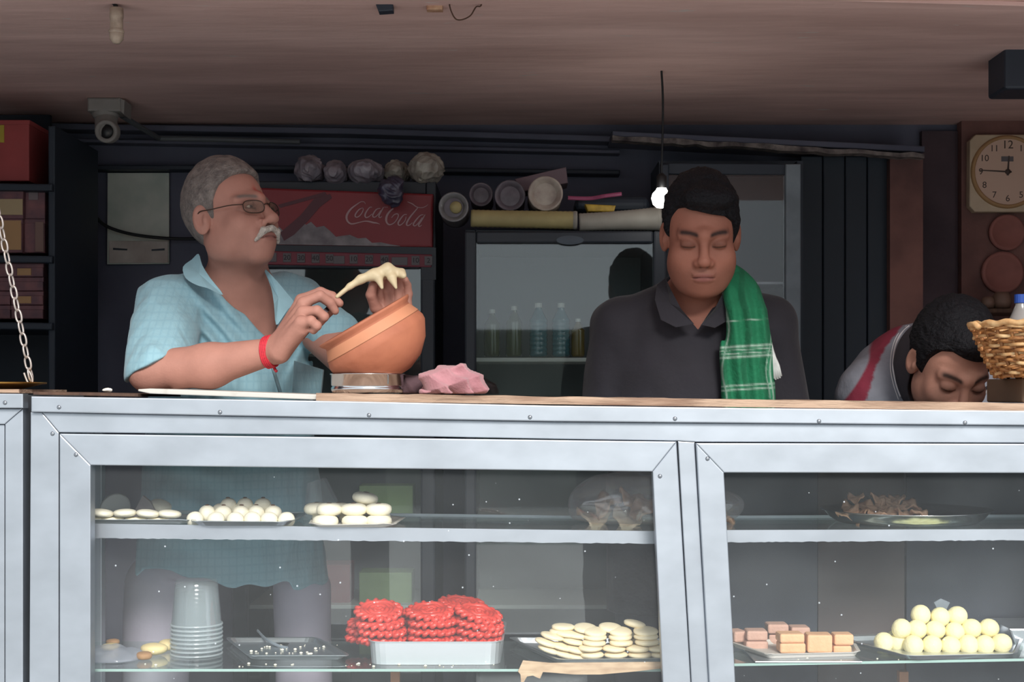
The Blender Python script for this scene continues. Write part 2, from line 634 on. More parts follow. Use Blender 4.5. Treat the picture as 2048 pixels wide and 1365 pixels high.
# ------------------------------------------------------------------ the street side and the shell of the shop
struct('ground', box((-25, -30, -0.3), (25, 2.55, 0.0)), mat('street_concrete', (196, 196, 194), rough=0.95, var=0.10, vscale=1.5))
struct('unseen_wall_opposite', box((-25, -12.4, 0.0), (25, -12.0, 2.45)), mat('reflection_wall_grey_green', (112, 116, 108), rough=0.9, var=0.25, vscale=1.2))  # unseen wall, added to darken the lower reflections in the glass
struct('floor', box((-3.2, 2.55, -0.3), (3.2, 7.0, FL)), mat('cement_floor', (96, 88, 84), rough=0.85, var=0.15, vscale=3))
ZC = 2.437
struct('ceiling', box((-3.2, 2.05, ZC), (3.2, 6.2, ZC + 0.14)), M['ceil'])  # unseen front overhang, drawn out to keep the faces in shade
struct('wall_back', box((-3.2, 4.86, FL), (3.2, 5.0, ZC)), M['wall_dark'])
struct('wall_left', box((-3.2, 2.7, FL), (-1.86, 4.86, ZC)), M['wall_dark'])
struct('wall_right', box((2.25, 2.7, FL), (3.2, 4.86, ZC)), M['wall_red'])

# ledge and mouldings along the top of the back wall
def bar_px(name, pts_top, pts_bot, D, t, m, bev=0.004):
    return struct(name, slab(pts_top + list(reversed(pts_bot)), D, t, bev), m)
bar_px('trim_1', [(96, 246), (700, 256), (1240, 272)], [(96, 258), (700, 268), (1240, 284)], 4.78, 0.08, M['wall_dark'])
bar_px('trim_2', [(96, 276), (700, 288), (1240, 300)], [(96, 283), (700, 295), (1240, 307)], 4.80, 0.06, M['wall_dark'])
bar_px('trim_3', [(100, 330), (480, 330), (1240, 340)], [(100, 339), (480, 339), (1240, 349)], 4.79, 0.07, M['navy'])
# rough plaster fillet over the doorway
_t, _b = [], []
for i in range(27):
    x = 1225 + i * 24
    y = 271 + (x - 1225) * 0.058
    _t.append((x, y + random.uniform(-2, 2)))
    _b.append((x, y + 9 + random.uniform(-2, 3)))
struct('trim_4', slab(_t + _b[::-1], 4.62, 0.05, 0.0), M['chips'])
bar_px('trim_5', [(1225, 262), (1850, 292)], [(1225, 273), (1850, 304)], 4.63, 0.22, M['wall_dark'])
# right-hand wall return that carries the clock, with its pier and recess
struct('wall_right_return', box(Vector((P(1923, 0, 4.79).x, 4.79, FL)), Vector((2.3, 4.84, ZC))), M['wall_red'])
struct('pillar', slab([(1780, 318), (1846, 318), (1846, 1500), (1780, 1500)], 4.66, 0.05), M['wall_red'])
struct('wall_recess', slab([(1844, 262), (1930, 262), (1930, 1500), (1844, 1500)], 4.83, 0.03), mat('dark_brown_plaster', (92, 76, 82), rough=0.9, col2=(70, 58, 64), vscale=4, bump=0.2))
# the dark boarded doorway beside the glazed cupboard
d1 = thing('door_1', None, None, P(1690, 1500, 4.70)); d1['kind'] = 'structure'
for i in range(4):
    a, b = 1602 + i * 44.5, 1602 + i * 44.5 + 43
    obj('plank', slab([(a, 312), (b, 312), (b, 1550), (a, 1550)], 4.70, 0.03, 0.004), M['navy2'], d1)

# ------------------------------------------------------------------ tall glazed cupboard behind the man in black
cab = thing('glazed_cupboard', 'tall dark cupboard with grey framed glass front behind the man in black', 'cupboard', P(1440, 1500, 4.45))
cx0, cx1 = 1322, 1602
obj('back_panel', slab([(cx0, 322), (cx1, 322), (cx1, 1480), (cx0, 1480)], 4.66, 0.02), M['navy2'], cab)
obj('side_panel', slab([(cx0 - 4, 322), (cx0 + 8, 322), (cx0 + 8, 1480), (cx0 - 4, 1480)], 4.42, 0.26), M['navy2'], cab)
obj('side_panel', slab([(cx1 - 8, 322), (cx1 + 4, 322), (cx1 + 4, 1480), (cx1 - 8, 1480)], 4.42, 0.26), M['navy2'], cab)
obj('top_rail', slab([(cx0, 326), (cx1, 328), (cx1, 350), (cx0, 348)], 4.40, 0.04, 0.003), M['navy'], cab)
obj('stile', slab([(1572, 328), (1602, 328), (1602, 1480), (1572, 1480)], 4.385, 0.05, 0.004), M['grey_metal'], cab)
obj('stile', slab([(1322, 328), (1338, 328), (1338, 1480), (1322, 1480)], 4.385, 0.05, 0.004), M['navy'], cab)
for y in (564, 760):
    obj('shelf', slab([(1340, y), (1572, y), (1572, y + 5), (1340, y + 5)], 4.43, 0.2), M['grey_metal'], cab)
obj('pane', slab([(1336, 350), (1572, 350), (1572, 1460), (1336, 1460)], 4.40, 0.004), glass_mat('cupboard_glass', refl=0.025, dust=0.01, specks=False), cab)

# ------------------------------------------------------------------ drinks coolers
def cooler(name, label, x0, x1, ytop, D, depth, frame, body_m, pane_m, shelves, yaw=0.0):
    """a fridge with a hollow glazed body; frame = (pane x0, pane x1, pane top)"""
    t = thing(name, label, 'fridge', (0, 0, 0))
    a = P(x0, ytop, D); b = P(x1, ytop, D)
    z0 = FL
    c = (a + b) / 2
    t.location = (c.x, D, z0)
    w = 0.03
    def add(nm, p, q, m, bev=0.004, par=t):
        return obj(nm, box(p, q, bev), m, par)
    add('side_panel', (a.x, D, z0), (a.x + w, D + depth, a.z), body_m)
    add('side_panel', (b.x - w, D, z0), (b.x, D + depth, a.z), body_m)
    add('top_panel', (a.x + w, D, a.z - 0.04), (b.x - w, D + depth, a.z), body_m)
    add('back_panel', (a.x + w, D + depth - 0.03, z0), (b.x - w, D + depth, a.z - 0.04), M['white_liner'])
    add('base_panel', (a.x + w, D, z0), (b.x - w, D + depth - 0.03, z0 + 0.12), body_m)
    fx0, fx1, fy = frame
    pa = P(fx0, fy, D); pb = P(fx1, fy, D)
    dr = bpy.data.objects.new('door', None); COL.objects.link(dr); dr.parent = t
    dr.location = (0, 0, 0)
    dz = z0 + 0.14
    add('stile', (a.x, D - 0.045, dz), (pa.x, D - 0.003, frame_top(a, fy, D)), body_m, 0.006, dr)
    add('stile', (pb.x, D - 0.045, dz), (b.x, D - 0.003, frame_top(a, fy, D)), body_m, 0.006, dr)
    add('rail', (pa.x, D - 0.045, pa.z), (pb.x, D - 0.003, frame_top(a, fy, D)), body_m, 0.006, dr)
    add('rail', (pa.x, D - 0.045, dz), (pb.x, D - 0.003, dz + 0.06), body_m, 0.006, dr)
    add('pane', (pa.x - 0.004, D - 0.03, dz + 0.055), (pb.x + 0.004, D - 0.022, pa.z + 0.004), pane_m, 0, dr)
    for y in shelves:
        s = P(x0, y, D + 0.06)
        add('shelf', (a.x + w, D + 0.05, s.z - 0.012), (b.x - w, D + depth - 0.05, s.z), M['white_paint'], 0.002)
    return t, a, b
def frame_top(a, fy, D):
    return P(0, fy, D).z + 0.035
M['white_liner'] = mat('cooler_liner', (104, 110, 114), rough=0.5)
M['cooler_body'] = mat('cooler_black', (34, 40, 50), rough=0.45)

# the cooler with the red lit sign
DA = 4.36
redc, ra, rb = cooler('drinks_cooler', 'drinks cooler with a red soft drink sign behind the man in the blue shirt',
                      470, 872, 362, DA, 0.46, (500, 843, 540), M['cooler_body'], M['cooler_glass'], (700, 860, 1035, 1210))
M['sign_red'] = mat('sign_red', (128, 34, 42), rough=0.45, var=0.12, vscale=4)
M['sign_ice'] = mat('sign_ice_print', (140, 134, 136), rough=0.5, col2=(100, 92, 98), vscale=30)
M['sign_dark'] = mat('sign_dark_print', (86, 40, 50), rough=0.5)
M['sign_white'] = mat('sign_letter_white', (176, 140, 142), rough=0.5)
DS = DA - 0.05
sign = obj('sign_panel', slab([(480, 374), (866, 388), (865, 495), (480, 489)], DS, 0.05, 0.006), M['sign_red'], redc)
ice = [(556, 452), (575, 470), (600, 438), (612, 450), (622, 444), (633, 455), (648, 452), (660, 462), (672, 474), (684, 472), (700, 470),
       (716, 477), (732, 476), (744, 486), (762, 485), (780, 489), (800, 492), (800, 493), (480, 488), (480, 470), (520, 474)]
bm = bmesh.new(); add_prism(bm, [P(x, y, DS - 0.0014) for x, y in ice], (0, 0.001, 0))
bmesh.ops.triangulate(bm, faces=bm.faces)
obj('ice_print', bm, M['sign_ice'], sign)
bm = bmesh.new()
for poly in ([(560, 466), (600, 432), (628, 398), (660, 388), (664, 396), (640, 414), (616, 442), (588, 470), (568, 482)],
             [(556, 410), (600, 398), (650, 384), (654, 390), (604, 404), (560, 416)]):
    add_prism(bm, [P(x, y, DS - 0.0018) for x, y in poly], (0, 0.001, 0))
obj('bottle_print', bm, M['sign_dark'], sign)
# script lettering, stroke by stroke (read off at 10.78 units per photo pixel)
STROKES = [
    [(545, 200, 9), (525, 155, 14), (450, 150, 16), (350, 215, 26), (240, 300, 36), (165, 400, 44), (140, 485, 44), (165, 570, 38), (230, 622, 32),
     (310, 620, 26), (420, 592, 20), (540, 568, 22), (640, 578, 32), (720, 598, 34), (790, 608, 24), (860, 632, 6)],
    [(500, 280, 10), (420, 310, 24), (350, 390, 30), (325, 455, 28), (365, 482, 22), (430, 445, 20), (485, 365, 20), (500, 300, 16), (470, 275, 10)],
    [(690, 265, 14), (640, 270, 18), (570, 360, 28), (538, 440, 30), (560, 488, 24), (620, 472, 18), (690, 410, 12)],
    [(870, 290, 14), (790, 310, 22), (725, 395, 28), (705, 458, 26), (745, 482, 20), (815, 430, 18), (880, 335, 16)],
    [(940, 262, 16), (880, 370, 26), (838, 458, 26), (860, 490, 18), (905, 465, 10)],
    [(950, 262, 8), (1035, 262, 12)],
    [(1150, 295, 26), (1085, 345, 34), (1020, 430, 42), (995, 520, 44), (1008, 595, 36), (1055, 640, 30), (1110, 635, 24), (1180, 590, 20),
     (1242, 500, 20), (1258, 430, 20), (1225, 408, 20), (1165, 430, 18), (1110, 495, 12)],
    [(1440, 425, 14), (1380, 430, 18), (1310, 510, 28), (1255, 600, 32), (1270, 652, 26), (1325, 638, 20), (1400, 560, 16), (1425, 470, 14)],
    [(1690, 262, 18), (1600, 370, 26), (1510, 480, 32), (1445, 590, 36), (1440, 652, 28), (1490, 655, 20), (1560, 600, 12)],
    [(1455, 150, 12), (1560, 195, 22), (1650, 258, 20), (1760, 276, 16), (1850, 246, 14), (1900, 205, 8)],
    [(1800, 425, 14), (1725, 450, 22), (1625, 560, 30), (1580, 640, 28), (1620, 668, 20), (1690, 605, 18), (1770, 490, 14)],
    [(1835, 425, 16), (1765, 540, 28), (1695, 645, 30), (1715, 680, 20), (1765, 650, 10)],
]
bm = bmesh.new()
for st in STROKES:
    pp = catmull([(680 + a / 10.78, 390 + b / 10.78, 0) for a, b, _ in st], 5)
    wv = catmull([(w, 0, 0) for _, _, w in st], 5)
    ribbon(bm, [P(q.x, q.y, DS - 0.0022) for q in pp], [max(w.x, 4) / 2 / 10.78 / F * DS for w in wv], 0)
r_ = bmesh.ops.extrude_face_region(bm, geom=list(bm.faces))
for g in r_['geom']:
    if isinstance(g, bmesh.types.BMVert): g.co.y += 0.0012
bmesh.ops.recalc_face_normals(bm, faces=bm.faces)
obj('lettering', bm, M['sign_white'], sign)
# price strip
strip = obj('price_strip', slab([(480, 501), (864, 509), (863, 535), (480, 529)], DS, 0.05, 0.003), mat('strip_red', (120, 46, 60), rough=0.5), redc)
M['tag_grey'] = mat('price_tag', (100, 94, 97), rough=0.5)
M['tag_ink'] = mat('price_ink', (48, 38, 44), rough=0.6)
for x, s in ((545, ''), (574, '20'), (602, '30'), (631, '40'), (659, '50'), (707, '10'), (738, '20'), (769, '40'), (831, '10'), (857, '2')):
    y = 515 + (x - 545) * 0.022
    tg = obj('price_tag', slab([(x - 8, y - 9), (x + 8, y - 9), (x + 8, y + 9), (x - 8, y + 9)], DS - 0.003, 0.003, 0.0008), M['tag_grey'], strip)
    if s:
        c = P(x, y, DS - 0.0038)
        obj('figures', text_mesh(s, 0.021, Matrix.Translation(c) @ FACE_CAM), M['tag_ink'], strip)
for x in (678, 799):
    y = 516 + (x - 545) * 0.022
    tg = obj('maker_tag', slab([(x - 16 + (5 if x == 678 else 0), y - 7), (x + 16 - (5 if x == 678 else 0), y - 7), (x + 16 - (5 if x == 678 else 0), y + 9), (x - 16 + (5 if x == 678 else 0), y + 9)], DS - 0.003, 0.003, 0.001), M['tag_grey'], strip)
obj('door_head', slab([(470, 489), (868, 495), (866, 509), (470, 503)], DS + 0.004, 0.05), M['cooler_body'], redc)
obj('side_post', slab([(843, 495), (872, 496), (872, 560), (843, 560)], DS + 0.003, 0.05), M['cooler_body'], redc)
# stock inside the red cooler
M['carton'] = mat('pale_green_carton', (150, 170, 120), rough=0.6, var=0.15, vscale=10)
M['carton2'] = mat('red_carton', (150, 52, 60), rough=0.6)
def fridge_box(label, x0, y0, x1, y1, D, t, m, name='carton', cat='carton', grp=None):
    return single(name, slab([(x0, y0), (x1, y0), (x1, y1), (x0, y1)], D, t, 0.003), m, label, cat, grp)
fridge_box('pale green carton on the upper lit shelf of the red cooler', 718, 972, 826, 1033, DA + 0.1, 0.12, M['carton'])
fridge_box('yellow green carton on the lowest shelf of the red cooler', 718, 1146, 824, 1208, DA + 0.1, 0.12, M['carton'])
fridge_box('dull red carton at the left of the lowest shelf of the red cooler', 600, 1130, 700, 1208, DA + 0.1, 0.12, M['carton2'])

# the black cooler to its right, turned a little
DB = 4.24
blk, ba, bb = cooler('drinks_cooler', 'black drinks cooler with a bare glass door and small oval badge',
                     930, 1330, 458, DB, 0.46, (953, 1304, 490), M['cooler_body'], M['cooler_glass'], (716, 860, 1035, 1210))
bm = lathe([(0, 0), (0.03, 0), (0.031, 0.004), (0, 0.005)], 24)
c = P(1140, 481, DB - 0.045)
for v in bm.verts: v.co = Vector((c.x + v.co.x * 1.25, c.y - v.co.z, c.z + v.co.y * 0.42))
obj('badge', bm, mat('badge', (70, 76, 84), rough=0.35, metal=0.5), blk)

# bottles standing on the top shelf of the black cooler
def bottle(label, x, ybase, D, h, r, m, cm, grp, ribs=True):
    b = P(x, ybase, D)
    t = thing('bottle', label, 'bottle', b, grp)
    n = 22
    prof = [(0, 0), (r * 0.9, 0.0), (r, 0.006)]
    for i in range(n):
        z = 0.01 + (h * 0.62) * i / (n - 1)
        prof.append((r * (1 - (0.07 if (ribs and i % 3 == 1) else 0)), z))
    prof += [(r * 0.85, h * 0.72), (r * 0.5, h * 0.84), (r * 0.34, h * 0.9), (r * 0.34, h * 0.94), (0, h * 0.94)]
    o = obj('body', lathe(prof, 20), m, t, True, False)
    o2 = obj('cap', lathe([(r * 0.36, h * 0.915), (r * 0.4, h * 0.92), (r * 0.4, h), (0, h)], 16), cm, t, False, False)
    return t
M['pet_blue'] = mat('blue_green_bottle', (40, 104, 118), rough=0.1, spec=0.8, coat=0.5)
M['pet_yellow'] = mat('amber_bottle', (120, 100, 40), rough=0.12, spec=0.8, coat=0.4)
M['pet_green'] = mat('olive_bottle', (74, 80, 36), rough=0.12, spec=0.8, coat=0.4)
M['cap_blue'] = mat('blue_cap', (40, 80, 170), rough=0.4)
M['cap_white'] = mat('white_cap', (215, 215, 210), rough=0.4)
g = 'bottles on the top shelf of the black cooler'
bottle('blue green ribbed water bottle, the nearer to the middle of the cooler shelf', 1077, 714, DB + 0.12, 0.158, 0.027, M['pet_blue'], M['cap_white'], g)
bottle('blue green ribbed water bottle beside the amber bottle', 1122, 714, DB + 0.12, 0.158, 0.027, M['pet_blue'], M['cap_white'], g)
bottle('small amber drink bottle at the right of the cooler shelf', 1156, 714, DB + 0.12, 0.112, 0.02, M['pet_yellow'], M['cap_white'], g, False)
bottle('olive drink bottle next to the water bottles on the cooler shelf', 1028, 714, DB + 0.14, 0.15, 0.024, M['pet_green'], M['cap_white'], g, False)
bottle('olive drink bottle at the left end of the cooler shelf', 984, 714, DB + 0.14, 0.14, 0.024, M['pet_green'], M['cap_white'], g, False)

# ------------------------------------------------------------------ packs of cups on the coolers
M['bag'] = mat('clouded_plastic_bag', (158, 150, 158), rough=0.35, col2=(96, 92, 104), vscale=22, bump=0.6, bscale=30, spec=0.7)
M['bag_pale'] = mat('pale_plastic_bag', (176, 170, 158), rough=0.4, col2=(128, 122, 116), vscale=18, bump=0.5, bscale=28, spec=0.6)
M['bag_dark'] = mat('dark_violet_bag', (70, 66, 88), rough=0.35, col2=(44, 42, 60), vscale=22, bump=0.6, bscale=30, spec=0.7)
def crumple(name, label, cat, x, y, D, rx, ry, rz, m, seed, amp=0.006, grp=None, freq=60, cone=0):
    c = P(x, y, D)
    def f(p):
        d = ell(p, c, (rx, ry, rz))
        if cone: d = smin(d, cap(p, c + Vector((0, 0, rz * 0.7)), c + Vector((0.01, 0, rz + cone)), rx * 0.3, 0.004), 0.03)
        cr = np.abs(noise(p, freq, seed)) + 0.6 * np.abs(noise(p, freq * 2.0, seed + 1)) + 0.35 * np.abs(noise(p, freq * 4.0, seed + 2))
        return d + amp * (2.6 * cr - 1.2)
    e = 0.02
    me = iso(name, f, (c.x - rx - e, c.y - ry - e, c.z - rz - e), (c.x + rx + e, c.y + ry + e, c.z + rz + e + cone), min(rx, ry, rz) / 17)
    return single(name, me, m, label, cat, grp)
DT = DA + 0.03
ztop_a = P(0, 362, DA).z
crumple('bag_of_cups', 'crumpled bag of cups at the left end of the red cooler top', 'bag', 621, 343, DT, 0.043, 0.09, 0.043, M['bag'], 1, 0.007)
crumple('bag_of_cups', 'small bag of cups with a pale bottom showing on the red cooler top', 'bag', 673, 348, DT, 0.034, 0.09, 0.034, M['bag'], 2)
crumple('bag_of_cups', 'wide crumpled bag of cups in the middle of the red cooler top', 'bag', 732, 346, DT, 0.05, 0.09, 0.036, M['bag'], 3)
crumple('bag_of_cups', 'greyish bag of cups above the dark violet bag on the red cooler top', 'bag', 794, 348, DT + 0.06, 0.038, 0.09, 0.036, M['bag_pale'], 4)
crumple('bag_of_cups', 'largest pale knotted bag of cups at the right end of the red cooler top', 'bag', 853, 340, DT, 0.05, 0.09, 0.046, M['bag_pale'], 5, 0.007)
crumple('plastic_bag', 'dark violet plastic bag hanging down over the red sign', 'bag', 783, 382, DA - 0.10, 0.04, 0.03, 0.045, M['bag_dark'], 6, 0.007)

def cup_roll(label, x, y, D, r, depth, m, rim_m, core=None, grp='cup stacks on the coolers', dirv=(0, 1, 0), name='cup_stack'):
    """a stack of cups lying down, its mouth end towards the street"""
    c = P(x, y, D)
    dv = Vector(dirv).normalized()
    q = dv.to_track_quat('Z', 'Y').to_matrix().to_4x4()
    t = thing(name, label, 'cups', c - Vector((0, 0, r)), grp)
    Mx = Matrix.Translation(c) @ q
    prof = [(r * 0.62, 0.02), (r * 0.9, 0.0), (r, 0.0), (r * 1.02, 0.004)]
    k = 9
    for i in range(k):
        z = 0.006 + (depth - 0.01) * i / (k - 1)
        prof += [(r * (1.0 - 0.06 * (i % 2)), z)]
    prof += [(0, depth)]
    obj('sleeve', lathe(prof, 28, Mx), m, t, True)
    obj('end_disc', lathe([(0, 0.016), (r * 0.66, 0.018), (r * 0.66, 0.026), (0, 0.027)], 24, Mx), rim_m, t)
    if core:
        obj('core', lathe([(0, 0.0), (r * 0.36, 0.002), (r * 0.42, 0.012), (r * 0.4, 0.02)], 20, Mx @ Matrix.Translation((-r * 0.15, 0, 0))), core, t, True)
    return t
M['cupclear'] = mat('cloudy_cup_plastic', (120, 118, 120), rough=0.3, spec=0.7, var=0.2, vscale=30)
M['cupgrey'] = mat('grey_cup_plastic', (104, 96, 104), rough=0.4, var=0.25, vscale=40)
M['cuppale'] = mat('pale_cup_bottom', (186, 176, 164), rough=0.5, col2=(150, 134, 126), vscale=26)
M['cupyellow'] = mat('yellow_paper_cup', (164, 150, 104), rough=0.6, var=0.12, vscale=20)
M['cupwhite'] = mat('white_paper_cup', (142, 138, 130), rough=0.6, var=0.12, vscale=20)
DR = DB - 0.03
cup_roll('round cup stack with a yellow core hanging between the two coolers', 907, 414, DB - 0.06, 0.042, 0.16, M['cupclear'], M['cupgrey'], M['cupyellow'])
cup_roll('dim cup stack end, leftmost on the black cooler', 962, 389, DR + 0.08, 0.034, 0.2, M['cupgrey'], M['cupgrey'])
cup_roll('mauve grey cup stack end next to the pale one on the black cooler', 1020, 391, DR + 0.04, 0.044, 0.22, M['cupgrey'], M['cupgrey'])
cup_roll('pale cup stack end standing out brightest on the black cooler', 1091, 387, DR, 0.049, 0.22, M['cuppale'], M['cuppale'])
def long_roll(label, x0, x1, y0, y1, D, r, m, flare):
    a, b = P(x0, y0, D), P(x1, y1, D)
    t = thing('cup_sleeve', label, 'cups', (a + b) / 2 - Vector((0, 0, r)))
    dv = (b - a); L = dv.length
    Mx = Matrix.Translation(a) @ dv.to_track_quat('Z', 'Y').to_matrix().to_4x4()
    n = 44
    prof = [(0, 0)]
    for i in range(n):
        u = i / (n - 1)
        rr = r * (1 + flare * u * u + 0.05 * (i % 2))
        prof.append((rr, L * u))
    prof.append((0, L))
    obj('sleeve', lathe(prof, 24, Mx), m, t, True)
    obj('end_rim', lathe([(r * (1 + flare) * 1.02, L - 0.006), (r * (1 + flare) * 1.08, L), (r * (1 + flare) * 1.02, L + 0.006), (0, L + 0.004)], 24, Mx), M['cupwhite'], t, True)
    return t
long_roll('long yellowish sleeve of paper cups lying across the black cooler top', 942, 1150, 437, 441, DB - 0.02, 0.024, M['cupyellow'], 0.05)
long_roll('long greyish white sleeve of paper cups flaring to the lamp', 1158, 1318, 445, 438, DB - 0.02, 0.025, M['cupwhite'], 0.35)
single('carton', add_prism(bmesh.new(), [P(1030, 358, DB + 0.16), P(1132, 334, DB + 0.16), P(1136, 366, DB + 0.16), P(1034, 386, DB + 0.16)], (0, 0.12, 0), 0.003),
       mat('mauve_carton', (122, 104, 112), rough=0.7), 'tilted mauve grey carton lying behind the cup stack ends', 'carton')
single('stick', tube(catmull([P(1136, 396, DB + 0.02), P(1180, 397, DB + 0.02), P(1210, 392, DB + 0.0), P(1243, 388, DB)], 5), 0.006, 8, flat=0.6),
       mat('pink_plastic', (150, 70, 104), rough=0.5), 'thin pink plastic strip on top of the black cooler', 'strip')
single('packet', slab([(1170, 408), (1232, 411), (1228, 424), (1176, 423)], DB - 0.01, 0.05, 0.004), mat('yellow_packet', (170, 140, 50), rough=0.5, var=0.3, vscale=60),
       'small yellow packet resting on the greyish cup sleeve', 'packet')
single('cloth_bundle', box(P(1150, 425, DB + 0.05), P(1300, 392, DB + 0.05) + Vector((0, 0.12, 0)), 0.02, 3), M['navy2'],
       'dark bundle behind the pink strip on the black cooler', 'bundle')

# ------------------------------------------------------------------ lamp
lm = thing('bulb_lamp', 'small glowing bulb hanging beside the head of the man in black', 'lamp', P(1325, 330, 4.05))
c = P(1323, 397, 4.05)
M['bulb'] = mat('glowing_bulb', (255, 252, 244), rough=0.3, emit=9.0)
bm = lathe([(0, -0.026), (0.013, -0.0255), (0.0235, -0.016), (0.028, 0), (0.0245, 0.013), (0.015, 0.023), (0.012, 0.03)], 24, Matrix.Translation(c))
obj('bulb', bm, M['bulb'], lm, True)
obj('holder', lathe([(0.012, 0.026), (0.014, 0.03), (0.014, 0.06), (0.006, 0.068), (0, 0.068)], 16, Matrix.Translation(c)), M['black'], lm, True)
zt = ZC - c.z
obj('flex', tube(catmull([c + Vector((0, 0, 0.065)), c + Vector((0.004, 0.0, 0.25)), c + Vector((0, 0, zt))], 5), 0.003, 6), M['rubber'], lm)
pl = bpy.data.lights.new('bulb_light', 'POINT'); pl.energy = 0.3; pl.shadow_soft_size = 0.03; pl.color = (1.0, 0.97, 0.9)
po = bpy.data.objects.new('bulb_light', pl); COL.objects.link(po); po.location = c + Vector((0, -0.045, 0))

# ------------------------------------------------------------------ left end: shelving with cartons, calendar, cable, camera
rack = thing('shelf_rack', 'dark wooden shelving at the left end holding cartons', 'shelf', P(-40, 1500, 4.3))
for y in (362, 506, 640, 830):
    obj('shelf', slab([(-320, y), (104, y + 6), (104, y + 20), (-320, y + 16)], 4.22, 0.42, 0.004), M['navy2'], rack)
obj('upright', slab([(96, 252), (110, 252), (110, 1500), (96, 1500)], 4.24, 0.44, 0.004), M['navy2'], rack)
obj('back_board', slab([(-320, 230), (100, 230), (100, 1500), (-320, 1500)], 4.66, 0.02), M['navy'], rack)
M['ctn_red'] = mat('red_sweet_box', (150, 62, 62), rough=0.6, var=0.15, vscale=8)
M['ctn_maroon'] = mat('maroon_box', (128, 84, 86), rough=0.6, col2=(88, 62, 72), vscale=26)
M['ctn_tan'] = mat('tan_label_box', (172, 134, 92), rough=0.6)
M['ctn_cream'] = mat('cream_label', (170, 150, 116), rough=0.6)
def carton(label, x0, y0, x1, y1, D, t, m, lab=None, grp=None):
    th = thing('sweet_box', label, 'box', P((x0 + x1) / 2, y1, D + t / 2), grp)
    obj('body', slab([(x0, y0), (x1, y0), (x1, y1), (x0, y1)], D, t, 0.003), m, th)
    if lab:
        lx0, ly0, lx1, ly1, lmat = lab
        obj('label', slab([(lx0, ly0), (lx1, ly0), (lx1, ly1), (lx0, ly1)], D - 0.003, 0.004, 0.0008), lmat, th)
    obj('lid', slab([(x0 - 1, y0), (x1 + 1, y0), (x1 + 1, y0 + 9), (x0 - 1, y0 + 9)], D - 0.002, t + 0.004, 0.002), m, th)
    return th
carton('tall red box with a yellow mark on the top shelf at the left', -60, 240, 58, 362, 4.26, 0.3, M['ctn_red'], (-30, 250, 8, 285, mat('yellow_mark', (170, 150, 50), rough=0.6)))
carton('maroon box with a cream and orange label, upper on the middle shelf', -60, 372, 46, 438, 4.24, 0.24, M['ctn_maroon'], (-56, 398, 45, 430, M['ctn_cream']))
carton('tan box under the cream labelled one on the middle shelf', -60, 438, 44, 506, 4.24, 0.24, M['ctn_maroon'], (-56, 441, 42, 500, M['ctn_tan']))
carton('dark mottled box with a pale corner label, upper right of the middle shelf', 50, 374, 90, 438, 4.26, 0.24, M['ctn_maroon'], (57, 376, 76, 400, mat('grey_label', (120, 106, 108), rough=0.6)))
carton('dark mottled box lower right of the middle shelf', 48, 438, 89, 506, 4.26, 0.24, M['ctn_maroon'], (70, 444, 87, 504, mat('brown_label', (118, 92, 84), rough=0.6)))
for i in range(4):
    y = 527 + i * 28
    for j, (a, b) in enumerate(((-60, 20), (22, 86))):
        carton('flat brown box, %s from the top in the %s pile on the lowest shelf' % (ORD[i], ('outer', 'inner')[j]),
               a, y, b, y + 27, 4.25 + 0.004 * i, 0.24, M['ctn_maroon'], (a + 12, y + 10, a + 40, y + 24, M['ctn_tan']) if (i + j) % 2 else None, 'flat boxes on the lowest shelf')

cal = thing('wall_calendar', 'faded pale calendar sheet hung on the dark back wall', 'calendar', P(276, 528, 4.84))
obj('sheet', slab([(215, 346), (338, 346), (338, 528), (214, 529)], 4.842, 0.008, 0.001), mat('faded_print', (214, 216, 206), rough=0.7, col2=(178, 190, 180), vscale=9), cal)
obj('lower_block', slab([(218, 482), (336, 482), (336, 526), (218, 526)], 4.837, 0.006, 0.001), mat('faded_print_warm', (206, 198, 190), rough=0.7, col2=(176, 162, 154), vscale=14), cal)
obj('mark', slab([(226, 496), (254, 498), (254, 501), (226, 500)], 4.834, 0.004), M['navy'], cal)
obj('mark', slab([(303, 499), (329, 497), (329, 501), (303, 502)], 4.834, 0.004), M['navy'], cal)
single('cable', tube(catmull([P(104, 342, 4.82), P(130, 362, 4.81), P(160, 395, 4.80), P(190, 432, 4.80), P(214, 453, 4.80), P(260, 468, 4.80), P(320, 476, 4.80), P(380, 478, 4.81), P(470, 474, 4.82)], 6), 0.0055, 8),
       M['rubber'], 'black cable drooping across the calendar on the back wall', 'cable')

cc = thing('security_camera', 'dusty ivory security camera under the ceiling at the left', 'camera', P(210, 190, 4.46))
M['cam'] = mat('dusty_ivory', (140, 136, 132), rough=0.6, var=0.1, vscale=20)
obj('mount_box', slab([(174, 195), (240, 195), (242, 223), (174, 222)], 4.41, 0.09, 0.006), M['cam'], cc)
obj('mount_box_side', slab([(240, 196), (249, 200), (248, 230), (241, 223)], 4.415, 0.08, 0.003), M['cam'], cc)
p0 = P(211, 222, 4.45)
obj('base', lathe([(0.04, 0), (0.041, -0.012), (0.036, -0.022), (0, -0.022)], 24, Matrix.Translation(p0)), M['cam'], cc, True)
def f_cam(p):
    a, b = P(212, 236, 4.45), P(213, 262, 4.42)
    d = cap(p, a, b, 0.033, 0.034)
    d = smax(d, p[:, 2] - p0.z + 0.012, 0.004)
    return d
obj('housing', iso('housing', f_cam, (p0.x - 0.06, 4.33, p0.z - 0.12), (p0.x + 0.06, 4.52, p0.z + 0.01), 0.003), M['cam'], cc)
ln = P(213, 263, 4.39)
Mr = Matrix.Translation(ln) @ Vector((0.0, -1, -0.12)).to_track_quat('Z', 'Y').to_matrix().to_4x4()
